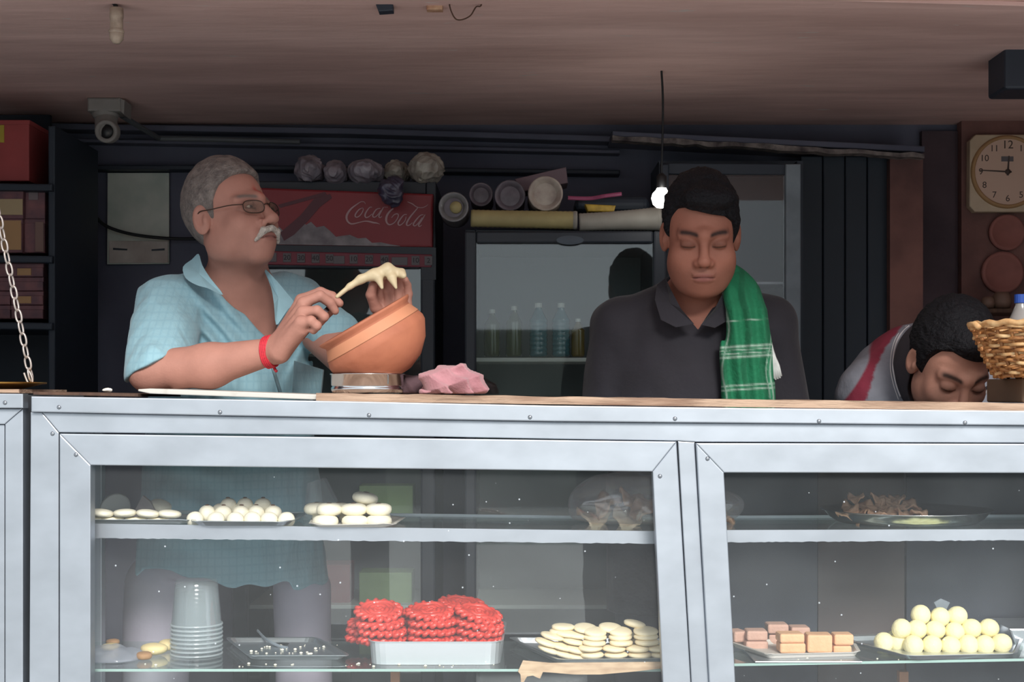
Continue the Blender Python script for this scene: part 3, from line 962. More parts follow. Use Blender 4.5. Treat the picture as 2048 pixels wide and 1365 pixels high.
obj('lens_ring', lathe([(0.034, -0.03), (0.034, 0.004), (0.031, 0.008), (0.022, 0.006), (0.021, -0.004), (0, -0.006)], 28, Mr), M['cam'], cc, True)
obj('lens', lathe([(0.021, -0.002), (0.014, 0.003), (0, 0.005)], 24, Mr), M['black'], cc, True)
single('conduit', tube([P(244, 232, 4.5), P(318, 277, 4.76), P(420, 279, 4.76), P(600, 284, 4.76)], 0.009, 8), mat('grey_conduit', (88, 92, 96), rough=0.6),
       'thin grey conduit running from the security camera along the back wall', 'pipe')

# ------------------------------------------------------------------ things hanging from the ceiling
hold = thing('lamp_holder', 'bulbless ivory lamp holder hanging from the ceiling at top left', 'lamp holder', P(231, 0, 3.36))
c = P(233, 56, 3.36)
Mh = Matrix.Translation(c)
M['holder'] = mat('grimy_ivory_holder', (190, 172, 154), rough=0.6, col2=(130, 112, 100), vscale=30)
obj('shell', lathe([(0.0, -0.036), (0.008, -0.035), (0.0155, -0.026), (0.0165, -0.012), (0.0145, -0.008), (0.0145, 0.02), (0.016, 0.024), (0.015, 0.045), (0, 0.047)], 20, Mh), M['holder'], hold, True)
obj('collar', lathe([(0.0165, -0.012), (0.018, -0.009), (0.0165, -0.004)], 20, Mh), M['holder'], hold, True)
obj('flex', tube(catmull([c + Vector((0, 0, 0.044)), c + Vector((-0.006, 0, 0.06)), c + Vector((-0.01, 0, ZC - c.z))], 5), 0.005, 6), M['rubber'], hold)
hook = single('ceiling_bracket', slab([(752, -8), (786, -8), (786, 21), (757, 23), (750, 4)], 3.36, 0.03, 0.002), M['navy'], 'dark square bracket fixed under the ceiling at the top edge', 'bracket')
clay = single('ceiling_hook_plate', slab([(852, -8), (886, -8), (885, 19), (853, 19)], 3.37, 0.025, 0.003), mat('terracotta_plate', (150, 100, 78), rough=0.8, col2=(196, 160, 130), vscale=40),
              'small terracotta coloured plate fixed under the ceiling', 'plate')
single('wire_loop', tube(catmull([P(902, -14, 3.36), P(899, 10, 3.36), P(908, 34, 3.36), P(920, 40, 3.36), P(940, 32, 3.36), P(952, 14, 3.36), P(962, 11, 3.36), P(966, -14, 3.36)], 6), 0.0018, 6),
       M['darkwood'], 'thin bent wire loop hanging from the ceiling', 'wire')
single('junction_box', box(P(2010, 178, 3.8), P(2090, 135, 3.8) + Vector((0, 0.14, 0.06)), 0.008), M['navy'], 'dark boxy fitting under the ceiling above the clock', 'fitting')
single('ceiling_ledge', slab([(1400, -14), (2200, 6), (2200, 16), (1400, -6)], 3.33, 0.05, 0.002), M['ceil'], 'pinkish plaster lip along the front of the ceiling', 'ledge')['kind'] = 'structure'

# ------------------------------------------------------------------ clock wall
DK = 4.78
ck = thing('wall_clock', 'square cream wall clock with round dial on the red wall', 'clock', P(2017, 425, DK))
M['clock'] = mat('clock_cream', (204, 184, 158), rough=0.5, col2=(182, 160, 134), vscale=14)
M['dial'] = mat('clock_dial', (208, 176, 156), rough=0.5)
M['ink'] = mat('clock_ink', (76, 62, 56), rough=0.6)
pts = [(1952, 269), (2084, 269), (2096, 281), (2096, 412), (2084, 424), (1950, 424), (1939, 412), (1940, 281)]
obj('case', slab(pts, DK - 0.03, 0.035, 0.004), M['clock'], ck)
cc0 = P(2015, 344, DK - 0.034)
Rk = 70 / F * DK
Mk = Matrix.Translation(cc0) @ Matrix.Rotation(math.pi / 2, 4, 'X')
obj('dial', lathe([(0, 0.002), (Rk * 0.94, 0.002), (Rk * 0.94, -0.003)], 48, Mk), M['dial'], ck)
obj('bezel', lathe([(Rk * 0.93, -0.003), (Rk * 0.94, 0.007), (Rk, 0.008), (Rk * 1.04, 0.0), (Rk * 1.04, -0.004)], 48, Mk), M['ctn_tan'], ck, True)
for n in range(1, 13):
    a = math.pi / 2 - n * math.pi / 6
    q = cc0 + Vector((math.cos(a) * Rk * 0.76, -0.0025, math.sin(a) * Rk * 0.76))
    obj('numeral', text_mesh(str(n), 0.029 if n != 12 else 0.037, Matrix.Translation(q) @ FACE_CAM), M['ink'], ck)
def hand_px(nm, ang, L, w):
    a = math.radians(ang)
    d = Vector((math.sin(a), 0, math.cos(a))); s = Vector((d.z, 0, -d.x))
    b = cc0 + Vector((0, -0.005, 0))
    obj(nm, add_prism(bmesh.new(), [b - d * 0.012 + s * w, b - d * 0.012 - s * w, b + d * L - s * w * 0.5, b + d * L + s * w * 0.5], (0, 0.0015, 0)), M['ink'], ck)
hand_px('minute_hand', 273, Rk * 0.78, 0.0028)
hand_px('hour_hand', 4, Rk * 0.45, 0.0035)
obj('hub', lathe([(0, 0.009), (0.008, 0.008), (0.009, 0.002)], 16, Mk), M['ink'], ck, True)
obj('day_window', slab([(2003, 313), (2027, 313), (2027, 323), (2003, 323)], DK - 0.038, 0.003), M['tag_grey'], ck)
M['disc'] = mat('dull_red_plaque', (150, 96, 88), rough=0.8, var=0.12, vscale=20)
for x, y, r, lab in ((2012, 466, 36, 'dull red round plaque on the wall right under the clock'), (2003, 546, 42, 'larger dull red round plaque below the other one')):
    Mp = Matrix.Translation(P(x, y, DK + 0.003)) @ Matrix.Rotation(math.pi / 2, 4, 'X')
    rr = r / F * DK
    single('round_plaque', lathe([(0, 0.012), (rr * 0.8, 0.012), (rr * 0.86, 0.018), (rr, 0.014), (rr, 0), (0, 0)], 36, Mp), M['disc'], lab, 'plaque', smooth=True)
# little wall shelf with jars and the blue capped bottle
shw = single('wall_shelf', slab([(1966, 617), (2200, 617), (2200, 626), (1966, 626)], 4.6, 0.19, 0.003), M['darkwood'], 'short dark wall shelf under the red plaques', 'shelf')
M['jarbrown'] = mat('brown_jar', (120, 92, 78), rough=0.6, var=0.2, vscale=20)
for x, r, h, lab in ((1976, 14, 0.03, 'low brown pot at the left end of the short wall shelf'), (2004, 19, 0.042, 'taller brown pot next to the blue capped bottle')):
    b = P(x, 617, 4.66); rr = r / F * 4.66; h *= 1.2
    single('small_pot', lathe([(0, 0), (rr * 0.8, 0), (rr, h * 0.4), (rr * 0.9, h * 0.8), (rr * 0.7, h), (0, h)], 20, Matrix.Translation(b)), M['jarbrown'], lab, 'pot', smooth=True)
bottle('clear bottle with a blue cap standing on the counter behind the basket', 2042, 800, 3.12, 0.222, 0.034, mat('cloudy_bottle', (150, 148, 146), rough=0.2, spec=0.8), M['cap_blue'], None, False)
# ------------------------------------------------------------------ the aluminium display case
def zt(X): return 1.5528 - 0.0154 * (X + 0.211)           # counter top height; the whole case sags to the right
XL, XR = P(62, 0, 2.8).x, P(2330, 0, 2.8).x
case = thing('display_case', 'long aluminium framed glass display case holding the sweets', 'display case', (0, 2.8, FL))
al = M['alu']
top_pts = [(62, 793), (400, 798), (700, 803), (1100, 811.5), (1500, 816.5), (2048, 822), (2335, 825)]
bot_pts = [(62, 824.5), (400, 831), (700, 836.5), (1100, 843.5), (1500, 847), (2048, 851.5), (2335, 854)]
obj('top_trim', slab(top_pts + bot_pts[::-1], 2.772, 0.03, 0.0022), al, case)
rail_t = [(84, 825.3), (400, 831.5), (700, 837), (1100, 844), (1500, 847.5), (2048, 852), (2335, 854.5)]
rail_b = [(118, 865.5), (700, 871), (1100, 878.5), (1355, 882.5), (1390, 884.5), (2048, 886.5), (2335, 888.5)]
obj('rail', slab(rail_t + rail_b[::-1], 2.784, 0.04, 0.0018), al, case)
obj('post', slab([(61, 824.8), (83.5, 825.3), (117.5, 866), (117.5, 1880), (56, 1880)], 2.784, 0.04, 0.0018), al, case)
obj('post', slab([(1355.5, 883), (1389.5, 885), (1449, 1880), (1411, 1880)], 2.786, 0.04, 0.0018), al, case)
obj('post', slab([(2336, 826), (2390, 826), (2390, 1880), (2336, 1880)], 2.786, 0.04, 0.0018), al, case)
obj('bottom_rail', slab([(118, 1822), (2336, 1822), (2336, 1880), (118, 1880)], 2.786, 0.04, 0.0018), al, case)
def door(outer, inner, screws):
    """a door of four mitred bars and a pane; corners run top-left, top-right, bottom-right, bottom-left"""
    d = bpy.data.objects.new('door', None); COL.objects.link(d); d.parent = case; d.location = (0, 0, 0)
    nm = ['rail', 'stile', 'rail', 'stile']
    for i in range(4):
        j = (i + 1) % 4
        o_, n_ = outer, inner
        q = [o_[i], o_[j], n_[j], n_[i]]
        cxm = sum(p[0] for p in q) / 4; cym = sum(p[1] for p in q) / 4
        obj(nm[i], slab(q, 2.776, 0.03, 0.002), al, d)
    obj('pane', slab([(inner[0][0] - 6, inner[0][1] - 6), (inner[1][0] + 6, inner[1][1] - 6), (inner[2][0] + 6, inner[2][1] + 6), (inner[3][0] - 6, inner[3][1] + 6)], 2.795, 0.004), M['glass'], d)
    for x, y in screws: screw(x, y, 2.776, d)
M['screw'] = mat('screw_head', (150, 154, 160), rough=0.35, metal=1.0)
def screw(x, y, D, par):
    Ms = Matrix.Translation(P(x, y, D)) @ Matrix.Rotation(math.pi / 2, 4, 'X')
    bm = lathe([(0, 0.0022), (0.0016, 0.0026), (0.0036, 0.0016), (0.0042, 0), (0.0042, -0.001)], 12, Ms)
    obj('screw', bm, M['screw'], par, True)
door([(119, 868), (1353, 884), (1408, 1820), (119, 1820)], [(181, 931), (1305, 944), (1345, 1760), (181, 1760)], [(152, 910), (1320, 953)])
door([(1392, 887), (2334, 889), (2334, 1820), (1444, 1820)], [(1448, 946), (2270, 947), (2270, 1760), (1492, 1760)], [(1415, 918)])
for x, y in ((118, 815), (440, 825), (738, 831), (1060, 835), (1350, 838), (1638, 843), (1930, 846), (2210, 848)): screw(x, y, 2.772, case)
screw(105, 868, 2.784, case)
# carcass
D0, D1 = 2.815, 3.19
obj('end_panel', box((XL, D0, FL), (XL + 0.012, D1, zt(XL) - 0.02)), al, case)
obj('end_panel', box((XR - 0.012, D0, FL), (XR, D1, zt(XR) - 0.02)), al, case)
xm = P(1385, 0, 2.8).x
obj('deck', box((XL, D0, FL + 0.04), (XR, D1, FL + 0.07)), M['tray'], case)
for X in (XL + 0.02, xm, XR - 0.02):
    obj('back_post', box((X - 0.014, D1 - 0.03, FL), (X + 0.014, D1, zt(X) - 0.02), 0.002), al, case)
obj('back_rail', add_prism(bmesh.new(), [Vector((XL, D1 - 0.02, zt(XL) - 0.05)), Vector((XR, D1 - 0.02, zt(XR) - 0.05)), Vector((XR, D1 - 0.02, zt(XR) - 0.026)), Vector((XL, D1 - 0.02, zt(XL) - 0.026))], (0, 0.02, 0)), al, case)
def plank_between(x0, z0, x1, z1, Da, Db, t):
    return add_prism(bmesh.new(), [Vector((x0, Da, z0)), Vector((x1, Da, z1)), Vector((x1, Da, z1 - t)), Vector((x0, Da, z0 - t))], (0, Db - Da, 0))
obj('top_deck', plank_between(XL, zt(XL) - 0.02, XR, zt(XR) - 0.02, 2.81, D1, 0.005), M['darkwood'], case)
# shelves: (photo spots of the top front edge) upper pair with an aluminium nosing, lower pair of bare glass
SHD = 2.85
def shelf_z(x0, y0, x1, y1):
    a, b = P(x0, y0, SHD), P(x1, y1, SHD)
    return a, b
def zU(X):
    a, b = (P(181, 1049, SHD), P(1300, 1064, SHD)) if X < xm else (P(1450, 1062, SHD), P(2048, 1060, SHD))
    return a.z + (b.z - a.z) * (X - a.x) / (b.x - a.x)
def zL(X):
    a, b = (P(181, 1339, SHD), P(1320, 1339, SHD)) if X < xm else (P(1475, 1328, SHD), P(2048, 1318, SHD))
    return a.z + (b.z - a.z) * (X - a.x) / (b.x - a.x)
for (x0, x1) in ((XL + 0.015, xm - 0.016), (xm + 0.016, XR - 0.015)):
    sh = obj('shelf', plank_between(x0, zU(x0), x1, zU(x1), SHD + 0.006, 3.17, 0.006), M['shelf_glass'], case)
    n = 120
    lo, hi = [], []
    for i in range(n + 1):
        X = x0 + (x1 - x0) * i / n
        hi.append(Vector((X, SHD, zU(X) + 0.001)))
        h = 0.0275 - 0.008 * (X - XL) / (XR - XL) + random.uniform(-0.0008, 0.0008)
        lo.append(Vector((X, SHD, zU(X) - h)))
    bm = add_prism(bmesh.new(), hi + lo[::-1], (0, 0.004, 0))
    bmesh.ops.triangulate(bm, faces=[f for f in bm.faces if len(f.verts) > 4])
    obj('nosing', bm, al, sh)
    obj('back_strip', plank_between(x0, zU(x0) + 0.003, x1, zU(x1) + 0.003, 3.165, 3.17, 0.010), al, sh)
    sl = obj('shelf', plank_between(x0, zL(x0), x1, zL(x1), SHD + 0.001, 3.17, 0.005), M['shelf_glass'], case)
    obj('glass_edge', plank_between(x0, zL(x0), x1, zL(x1), SHD, SHD + 0.001, 0.005), M['glass_edge'], sl)
M['back_dark'] = mat('dark_back_panel', (46, 52, 66), rough=0.5, col2=(34, 38, 50), vscale=4)
obj('back_panel', box((xm + 0.016, D1 - 0.012, FL + 0.07), (P(1632, 0, D1).x, D1 - 0.006, 1.47)), M['back_dark'], case)
obj('back_panel', box((P(1634, 0, D1).x, D1 - 0.012, FL + 0.07), (P(1806, 0, D1).x, D1 - 0.006, 1.47)), mat('brown_reflection_panel', (74, 62, 60), rough=0.6, col2=(56, 50, 54), vscale=5), case)  # brown reflection in the door glass, put into this panel's colour
obj('back_panel', box((P(1810, 0, D1).x, D1 - 0.012, FL + 0.07), (XR - 0.016, D1 - 0.006, 1.47)), M['back_dark'], case)
M['peg'] = mat('brown_wood', (150, 104, 70), rough=0.7, var=0.2, vscale=20)
for x in (790, 1808):
    obj('shelf_leg', slab([(x - 9, 1345), (x + 9, 1345), (x + 9, 1900), (x - 9, 1900)], 3.0, 0.02), M['peg'], case)
# the neighbouring case at the left edge
case2 = thing('display_case', 'second aluminium case at the left edge, cut off by the frame', 'display case', P(-200, 1880, 2.8))
obj('top_trim', slab([(-420, 784), (46, 788), (46, 817), (-420, 815)], 2.772, 0.03, 0.002), al, case2)
obj('post', slab([(10, 849), (46, 818), (46, 1880), (10, 1880)], 2.784, 0.04, 0.0018), al, case2)
obj('rail', slab([(-420, 816), (45, 818), (9, 849), (-420, 849)], 2.784, 0.04, 0.0018), al, case2)
obj('door_panel', slab([(-420, 850), (9, 850), (9, 1880), (-420, 1880)], 2.79, 0.02, 0.001), al, case2)
screw(10, 806, 2.772, case2)
obj('carcass', box(P(-420, 1880, 2.815), P(46, 790, 2.815) + Vector((0, 0.4, 0))), al, case2)
single('tan_board', slab([(-200, 779), (38, 779), (38, 787), (-200, 785)], 2.80, 0.3, 0.002), M['wood'], 'tan board lying on the left hand case under the brass pan', 'board')

# counter boards
bm = bmesh.new()
tp, bt = [], []
for i in range(60):
    x = 632 + i * 29
    yt = 786.5 + (x - 632) * 0.0149 + random.uniform(-1.3, 1.3) * (1 if i else 0)
    yb = 802.5 + (x - 632) * 0.0142
    tp.append(Vector((P(x, yt, 2.782).x, 2.782 + random.uniform(-0.003, 0.003), P(x, yt, 2.782).z)))
    bt.append(Vector((P(x, yb, 2.782).x, 2.782, P(x, yb, 2.782).z)))
add_prism(bm, tp + bt[::-1], (0, 0.405, 0))
bmesh.ops.triangulate(bm, faces=[f for f in bm.faces if len(f.verts) > 4])
single('counter_plank', bm, M['wood'], 'long rough sawn plank forming the counter top along the case', 'plank')
single('white_board', add_prism(bmesh.new(), [P(276, 779, 2.80), P(300, 777.5, 2.80), P(650, 790, 2.80), P(662, 797, 2.80), P(655, 801, 2.80), P(300, 788, 2.80), P(276, 783, 2.80)], (0, 0.36, 0), 0.002),
       M['white_board'], 'worn white laminate board under the forearm of the man in blue', 'board')
single('counter_batten', slab([(66, 784), (276, 788), (276, 794), (66, 790)], 2.79, 0.36, 0.001), M['darkwood'], 'dark batten on the case top at the left of the white board', 'batten')
M['dough_white'] = mat('white_dough', (236, 232, 222), rough=0.6)
crumple('dough_crumb', 'small white lump of dough left on the case top', 'dough', 213, 781, 2.82, 0.010, 0.012, 0.0042, M['dough_white'], 21, 0.001, freq=200)

# ------------------------------------------------------------------ on the counter
M['clay'] = mat('terracotta', (178, 110, 82), rough=0.75, col2=(146, 84, 62), vscale=9, bump=0.12, bscale=50, thr=(0.35, 0.7))
M['clay_in'] = mat('terracotta_lip', (192, 130, 98), rough=0.7, var=0.08, vscale=12)
bowl = thing('clay_bowl', 'terracotta bowl tilted on a steel ring in front of the man in blue', 'bowl', P(735, 750, 3.0))
rim_c = P(727, 640, 3.0)
axis = Vector((-0.503, -0.10, 0.858)).normalized()
Mb = Matrix.Translation(rim_c) @ axis.to_track_quat('Z', 'Y').to_matrix().to_4x4()
R0 = 0.102
outer = [(0, -0.134), (0.035, -0.132), (0.066, -0.118), (0.092, -0.092), (0.109, -0.06), (0.1095, -0.05), (0.105, -0.036), (0.0965, -0.017), (0.0965, -0.013), (0.103, -0.006), (0.1045, -0.001)]
inner = [(0.102, 0.0), (0.095, -0.006), (0.092, -0.015), (0.098, -0.036), (0.101, -0.055), (0.084, -0.09), (0.06, -0.112), (0.03, -0.124), (0, -0.126)]
obj('shell', lathe(outer + inner, 56, Mb), M['clay'], bowl, True)
obj('band', lathe([(0.0972, -0.0175), (0.1012, -0.0268), (0.1058, -0.0365), (0.1064, -0.0385), (0.104, -0.036)], 56, Mb), M['clay_in'], bowl, True)
pot = thing('steel_pot', 'low polished steel pot under the terracotta bowl', 'pot', Vector((P(735, 0, 3.0).x, 3.0, zt(P(735, 0, 3.0).x))))
h = P(735, 748, 3.0).z - pot.location.z
r = 0.0735
Mp = Matrix.Translation(pot.location)
obj('body', lathe([(0, 0.0), (r * 0.96, 0.0), (r, 0.006), (r, h * 0.26), (r * 0.965, h * 0.32), (r, h * 0.4), (r, h * 0.93), (r * 1.03, h * 0.95), (r * 1.035, h), (r * 0.97, h), (r * 0.95, h * 0.9), (r * 0.94, 0.006), (0, 0.005)], 48, Mp), M['steel'], pot, True)
obj('seam', box(pot.location + Vector((r * 0.62, -r * 0.80, h * 0.42)), pot.location + Vector((r * 0.65, -r * 0.77, h * 0.92)), 0.001), M['steel'], pot)
# pink cloth
M['pink'] = mat('pink_cloth', (184, 134, 140), rough=0.9, col2=(164, 112, 120), vscale=16, bump=0.2, bscale=180, sheen=0.3)
M['mauve'] = mat('dark_mauve_cloth', (86, 64, 70), rough=0.9, bump=0.2, bscale=160)
cl0 = P(906, 760, 2.98)
zc = zt(cl0.x)
def f_cloth(p):
    q = p.copy()
    w = 0.010 * np.abs(np.sin(q[:, 0] * 62 + 8 * q[:, 2] * 6 + 1.2 * np.sin(q[:, 1] * 60))) + 0.007 * np.abs(np.sin(q[:, 0] * 30 - q[:, 2] * 95 + 2.0))
    d = ell(p, P(893, 768, 2.98), (0.058, 0.06, 0.038))
    d = smin(d, ell(p, P(940, 772, 2.97), (0.036, 0.05, 0.026)), 0.03)
    d = smin(d, cap(p, P(893, 738, 2.96), P(955, 752, 2.96), 0.010, 0.009), 0.014)
    d = smin(d, cap(p, P(955, 752, 2.96), P(974, 780, 2.95), 0.009, 0.006), 0.010)
    d = smin(d, cap(p, P(850, 750, 2.96), P(905, 733, 2.97), 0.011, 0.009), 0.012)
    d = smin(d, cap(p, P(846, 784, 2.92), P(930, 787, 2.92), 0.008, 0.009), 0.012)
    d = d + w * 1.15 - 0.006 + 0.0022 * noise(p, 150, 7)
    return smax(d, zc + 0.0005 - p[:, 2], 0.004)
single('cloth', iso('cloth', f_cloth, (cl0.x - 0.1, 2.86, zc - 0.01), (cl0.x + 0.1, 3.1, zc + 0.09), 0.0022), M['pink'], 'crumpled pink cloth on the counter beside the clay bowl', 'cloth')
def f_cl2(p):
    d = ell(p, P(822, 775, 3.06), (0.034, 0.045, 0.028)) + 0.004 * noise(p, 120, 3) + 0.004 * np.abs(np.sin(p[:, 0] * 120 + p[:, 2] * 80))
    return smax(d, zc + 0.0005 - p[:, 2], 0.004)
c_ = P(822, 775, 3.06)
single('cloth', iso('cloth2', f_cl2, (c_.x - 0.06, 2.98, zc - 0.01), (c_.x + 0.06, 3.15, zc + 0.06), 0.0025), M['mauve'], 'dark mauve rag bunched between the steel pot and the pink cloth', 'cloth')

# brass balance pan with its chain
pan = thing('balance_pan', 'brass balance pan hung on a steel chain at the left edge', 'scale', P(-20, 777, 2.9))
M['brass'] = mat('brass', (190, 150, 80), rough=0.35, metal=1.0)
pc = P(-40, 769, 2.9)
pr = 128 / F * 2.9
obj('dish', lathe([(0, -0.012), (pr * 0.6, -0.010), (pr * 0.93, 0.0), (pr, 0.001), (pr, 0.004), (pr * 0.93, 0.003), (pr * 0.6, -0.006), (0, -0.008)], 48, Matrix.Translation(pc)), M['brass'], pan, True)
ca, cb = P(-110, -108, 2.9), P(63, 762, 2.9)
Lk = (cb - ca).length
nl = 37
link_me = None
dirv = (cb - ca).normalized()
pitch = Lk / nl
hl, hw = pitch * 0.62, 0.0058
loop = []
for k in range(20):
    a = 2 * math.pi * k / 20
    x_, z_ = math.cos(a), math.sin(a)
    loop.append(Vector((hw * x_, 0, hl * 0.9 * (abs(z_) ** 0.8) * (1 if z_ >= 0 else -1))))
bm = tube(loop, 0.0021, 7, closed=True, up=(0, 1, 0))
me_link = bpy.data.meshes.new('link'); bm.to_mesh(me_link); bm.free()
M['chain'] = mat('dull_steel_chain', (176, 166, 160), rough=0.45, metal=0.7)
me_link.materials.append(M['chain'])
me_link.polygons.foreach_set('use_smooth', np.ones(len(me_link.polygons), dtype=bool))
q0 = dirv.to_track_quat('Z', 'Y')
for i in range(nl):
    o = bpy.data.objects.new('link', me_link); COL.objects.link(o); o.parent = pan
    o.location = ca + dirv * pitch * (i + 0.5) - pan.location
    o.rotation_euler = (q0.to_matrix() @ Matrix.Rotation(math.radians(20 + 78 * (i % 2)), 3, 'Z')).to_euler()
obj('ceiling_hook', tube(catmull([ca + Vector((0, 0, ZC - ca.z)), ca + Vector((0.012, 0, 0.004)), ca + Vector((0, 0, -0.012)), ca + Vector((-0.010, 0, -0.002))], 5), 0.003, 7), M['chain'], pan, True)
obj('hook', tube(catmull([P(52, 734, 2.9), P(61, 748, 2.9), P(65, 762, 2.9), P(62, 770, 2.9), P(55, 764, 2.9), P(48, 746, 2.9)], 5), 0.0022, 7), M['chain'], pan, True)

# wicker basket on a box at the right edge
bx = thing('wicker_basket', 'woven cane basket at the right edge above the bending man', 'basket', P(2110, 756, 2.93))
M['cane'] = mat('cane', (176, 122, 70), rough=0.6, col2=(112, 68, 38), vscale=60, thr=(0.4, 0.72), stretch=(1, 1, 2.5))
M['cane2'] = mat('pale_cane', (226, 192, 142), rough=0.55, col2=(176, 124, 74), vscale=50)
bc = P(2110, 756, 2.93)
zr = P(2110, 652, 2.93).z
rt, rb_ = 160 / F * 2.93, 112 / F * 2.93
Hb = zr - bc.z
nrow = 17
ns = 30
for k in range(nrow):
    u = (k + 0.5) / nrow
    rr = rb_ + (rt - rb_) * u ** 0.85
    z = bc.z + Hb * u
    pts = []
    n = ns * 6
    for i in range(n):
        a = 2 * math.pi * i / n
        w = 0.0048 * math.sin(a * ns / 2 + (math.pi if k % 2 else 0))
        zz = z + 0.0015 * math.sin(a * 7 + k * 1.7) + 0.0012 * math.sin(a * 13 + k)
        pts.append(Vector((bc.x + (rr + w) * math.cos(a), bc.y + (rr + w) * math.sin(a), zz)))
    obj('weaver', tube(pts, Hb / nrow * 0.60, 6, closed=True, flat=0.55, up=(0, 0, 1)), M['cane2'] if k % 3 == 1 else M['cane'], bx, True)
for i in range(ns):
    a = 2 * math.pi * (i + 0.25) / ns
    pts = [Vector((bc.x + (rb_ + (rt - rb_) * u ** 0.85) * math.cos(a), bc.y + (rb_ + (rt - rb_) * u ** 0.85) * math.sin(a), bc.z + Hb * u)) for u in (0, 0.25, 0.5, 0.75, 1.0, 1.03)]
    obj('stake', tube(pts, 0.0034, 6), M['cane'], bx)
pts = []
for i in range(120):
    a = 2 * math.pi * i / 120
    pts.append(Vector((bc.x + rt * 1.01 * math.cos(a), bc.y + rt * 1.01 * math.sin(a), zr + 0.002 + 0.002 * math.sin(a * 22))))
obj('rim', tube(pts, 0.0062, 8, closed=True), M['cane2'], bx, True)
obj('base', lathe([(0, 0.002), (rb_, 0.002), (rb_, 0.008), (0, 0.008)], 40, Matrix.Translation(bc)), M['cane'], bx)
obj('cane_end', tube([P(1937, 650, 2.9), P(1950, 648, 2.885), P(1958, 655, 2.87)], 0.0055, 7), M['cane2'], bx, True)
single('brown_carton', box(Vector((1.0, 2.90, zt(1.0))), Vector((1.3, 3.12, bc.z - 0.001)), 0.004),
       mat('brown_cardboard', (112, 92, 76), rough=0.85, var=0.15, vscale=6), 'brown carton under the woven basket', 'carton')

# ------------------------------------------------------------------ sweets and trays inside the case
def rrect(corners, r, n=5):
    """rounded outline of a plan polygon"""
    out = []
    m = len(corners)
    for i in range(m):
        p = Vector((*corners[i], 0)); a = Vector((*corners[i - 1], 0)); b = Vector((*corners[(i + 1) % m], 0))
        da, db = (a - p).normalized(), (b - p).normalized()
        s, e = p + da * r, p + db * r
        for k in range(n + 1):
            t = k / n
            out.append(s * (1 - t) ** 2 + p * 2 * t * (1 - t) + e * t * t)
    return out
def tray(name, label, cat, corners, z, h, r=0.025, flare=1.06, lip=0.006, m=None, wav=0.0, seed=0):
    ol = rrect(corners, r)
    c = sum(ol, Vector()) / len(ol)
    rg = np.random.default_rng(seed)
    rings = []
    th = 0.0014
    L = (ol[0] - c).length
    for s, zz in ((1.0, 0), (flare, h), (flare + lip / L, h + 0.001), (flare + lip / L, h + 0.0022), (flare - th / L, h + 0.0018), (1 - th / L, th)):
        rings.append([(c.x + (p.x - c.x) * s, c.y + (p.y - c.y) * s, z + zz + (wav * math.sin(i * 1.3 + seed) if zz > th else 0)) for i, p in enumerate(ol)])
    bm = bmesh.new()
    vs = [[bm.verts.new(q) for q in rr] for rr in rings]
    n = len(ol)
    for a, b in zip(vs, vs[1:]):
        for i in range(n):
            bm.faces.new([a[i], a[(i + 1) % n], b[(i + 1) % n], b[i]])
    bm.faces.new(vs[0][::-1]); bm.faces.new(vs[-1])
    bmesh.ops.recalc_face_normals(bm, faces=bm.faces)
    return single(name, bm, m or M['tray'], label, cat)
def XY(x, y, z):
    v = S(x, y, z); return (v.x, v.y)
def plan(x0, x1, Da, Db, dx0=0, dx1=0):
    """four plan corners from photo columns at the near edge; dx = sideways run of the sides"""
    a, b = P(x0, 0, Da).x, P(x1, 0, Da).x
    return [(a, Da), (b, Da), (b + dx1, Db), (a + dx0, Db)]

M['milk'] = mat('milk_sweet', (242, 236, 214), rough=0.65, var=0.05, vscale=30, bump=0.12, bscale=120)
M['cream'] = mat('cream_sweet', (240, 230, 178), rough=0.7, var=0.05, vscale=30, bump=0.2, bscale=160)
M['ivory_sweet'] = mat('ivory_sweet', (238, 224, 188), rough=0.65, var=0.05, vscale=30, bump=0.12, bscale=120)
M['nut'] = mat('nut_topping', (92, 66, 48), rough=0.8)

def lump_mesh(name, rx, ry, rz, seed, amp=0.0, dimple=0.0, flat=0.0, seg=18):
    """slightly uneven rounded lump, base at z = 0"""
    bm = bmesh.new()
    bmesh.ops.create_uvsphere(bm, u_segments=seg, v_segments=seg // 2 + 1, radius=1.0)
    r = np.random.default_rng(seed)
    ph = r.random(6) * 6.28
    for v in bm.verts:
        p = v.co.copy()
        w = 1 + amp * (math.sin(3 * p.x + ph[0]) + math.sin(4 * p.y + ph[1]) + math.sin(3.5 * p.z + ph[2])) / 3
        e = 1.0
        z = p.z
        if flat: z = math.copysign(abs(z) ** (1 - flat), z)
        if dimple and p.z > 0:
            z -= dimple * math.exp(-((p.x ** 2 + p.y ** 2) / 0.12))
        v.co = Vector((p.x * rx * w, p.y * ry * w, (z * w + 1) * rz))
    me = bpy.data.meshes.new(name)
    bm.to_mesh(me); bm.free()
    me.polygons.foreach_set('use_smooth', np.ones(len(me.polygons), dtype=bool))
    return me
def put(name, me, m, loc, label, cat, group, rot=(0, 0, 0), scale=(1, 1, 1)):
    if not me.materials: me.materials.append(m)
    o = bpy.data.objects.new(name, me); COL.objects.link(o)
    o.location = loc; o.scale = scale
    o.rotation_euler = (Matrix.Rotation(rot[0], 3, 'X') @ Matrix.Rotation(rot[1], 3, 'Y') @ Matrix.Rotation(rot[2], 3, 'Z')).to_euler()
    return tag(o, label, cat, group)

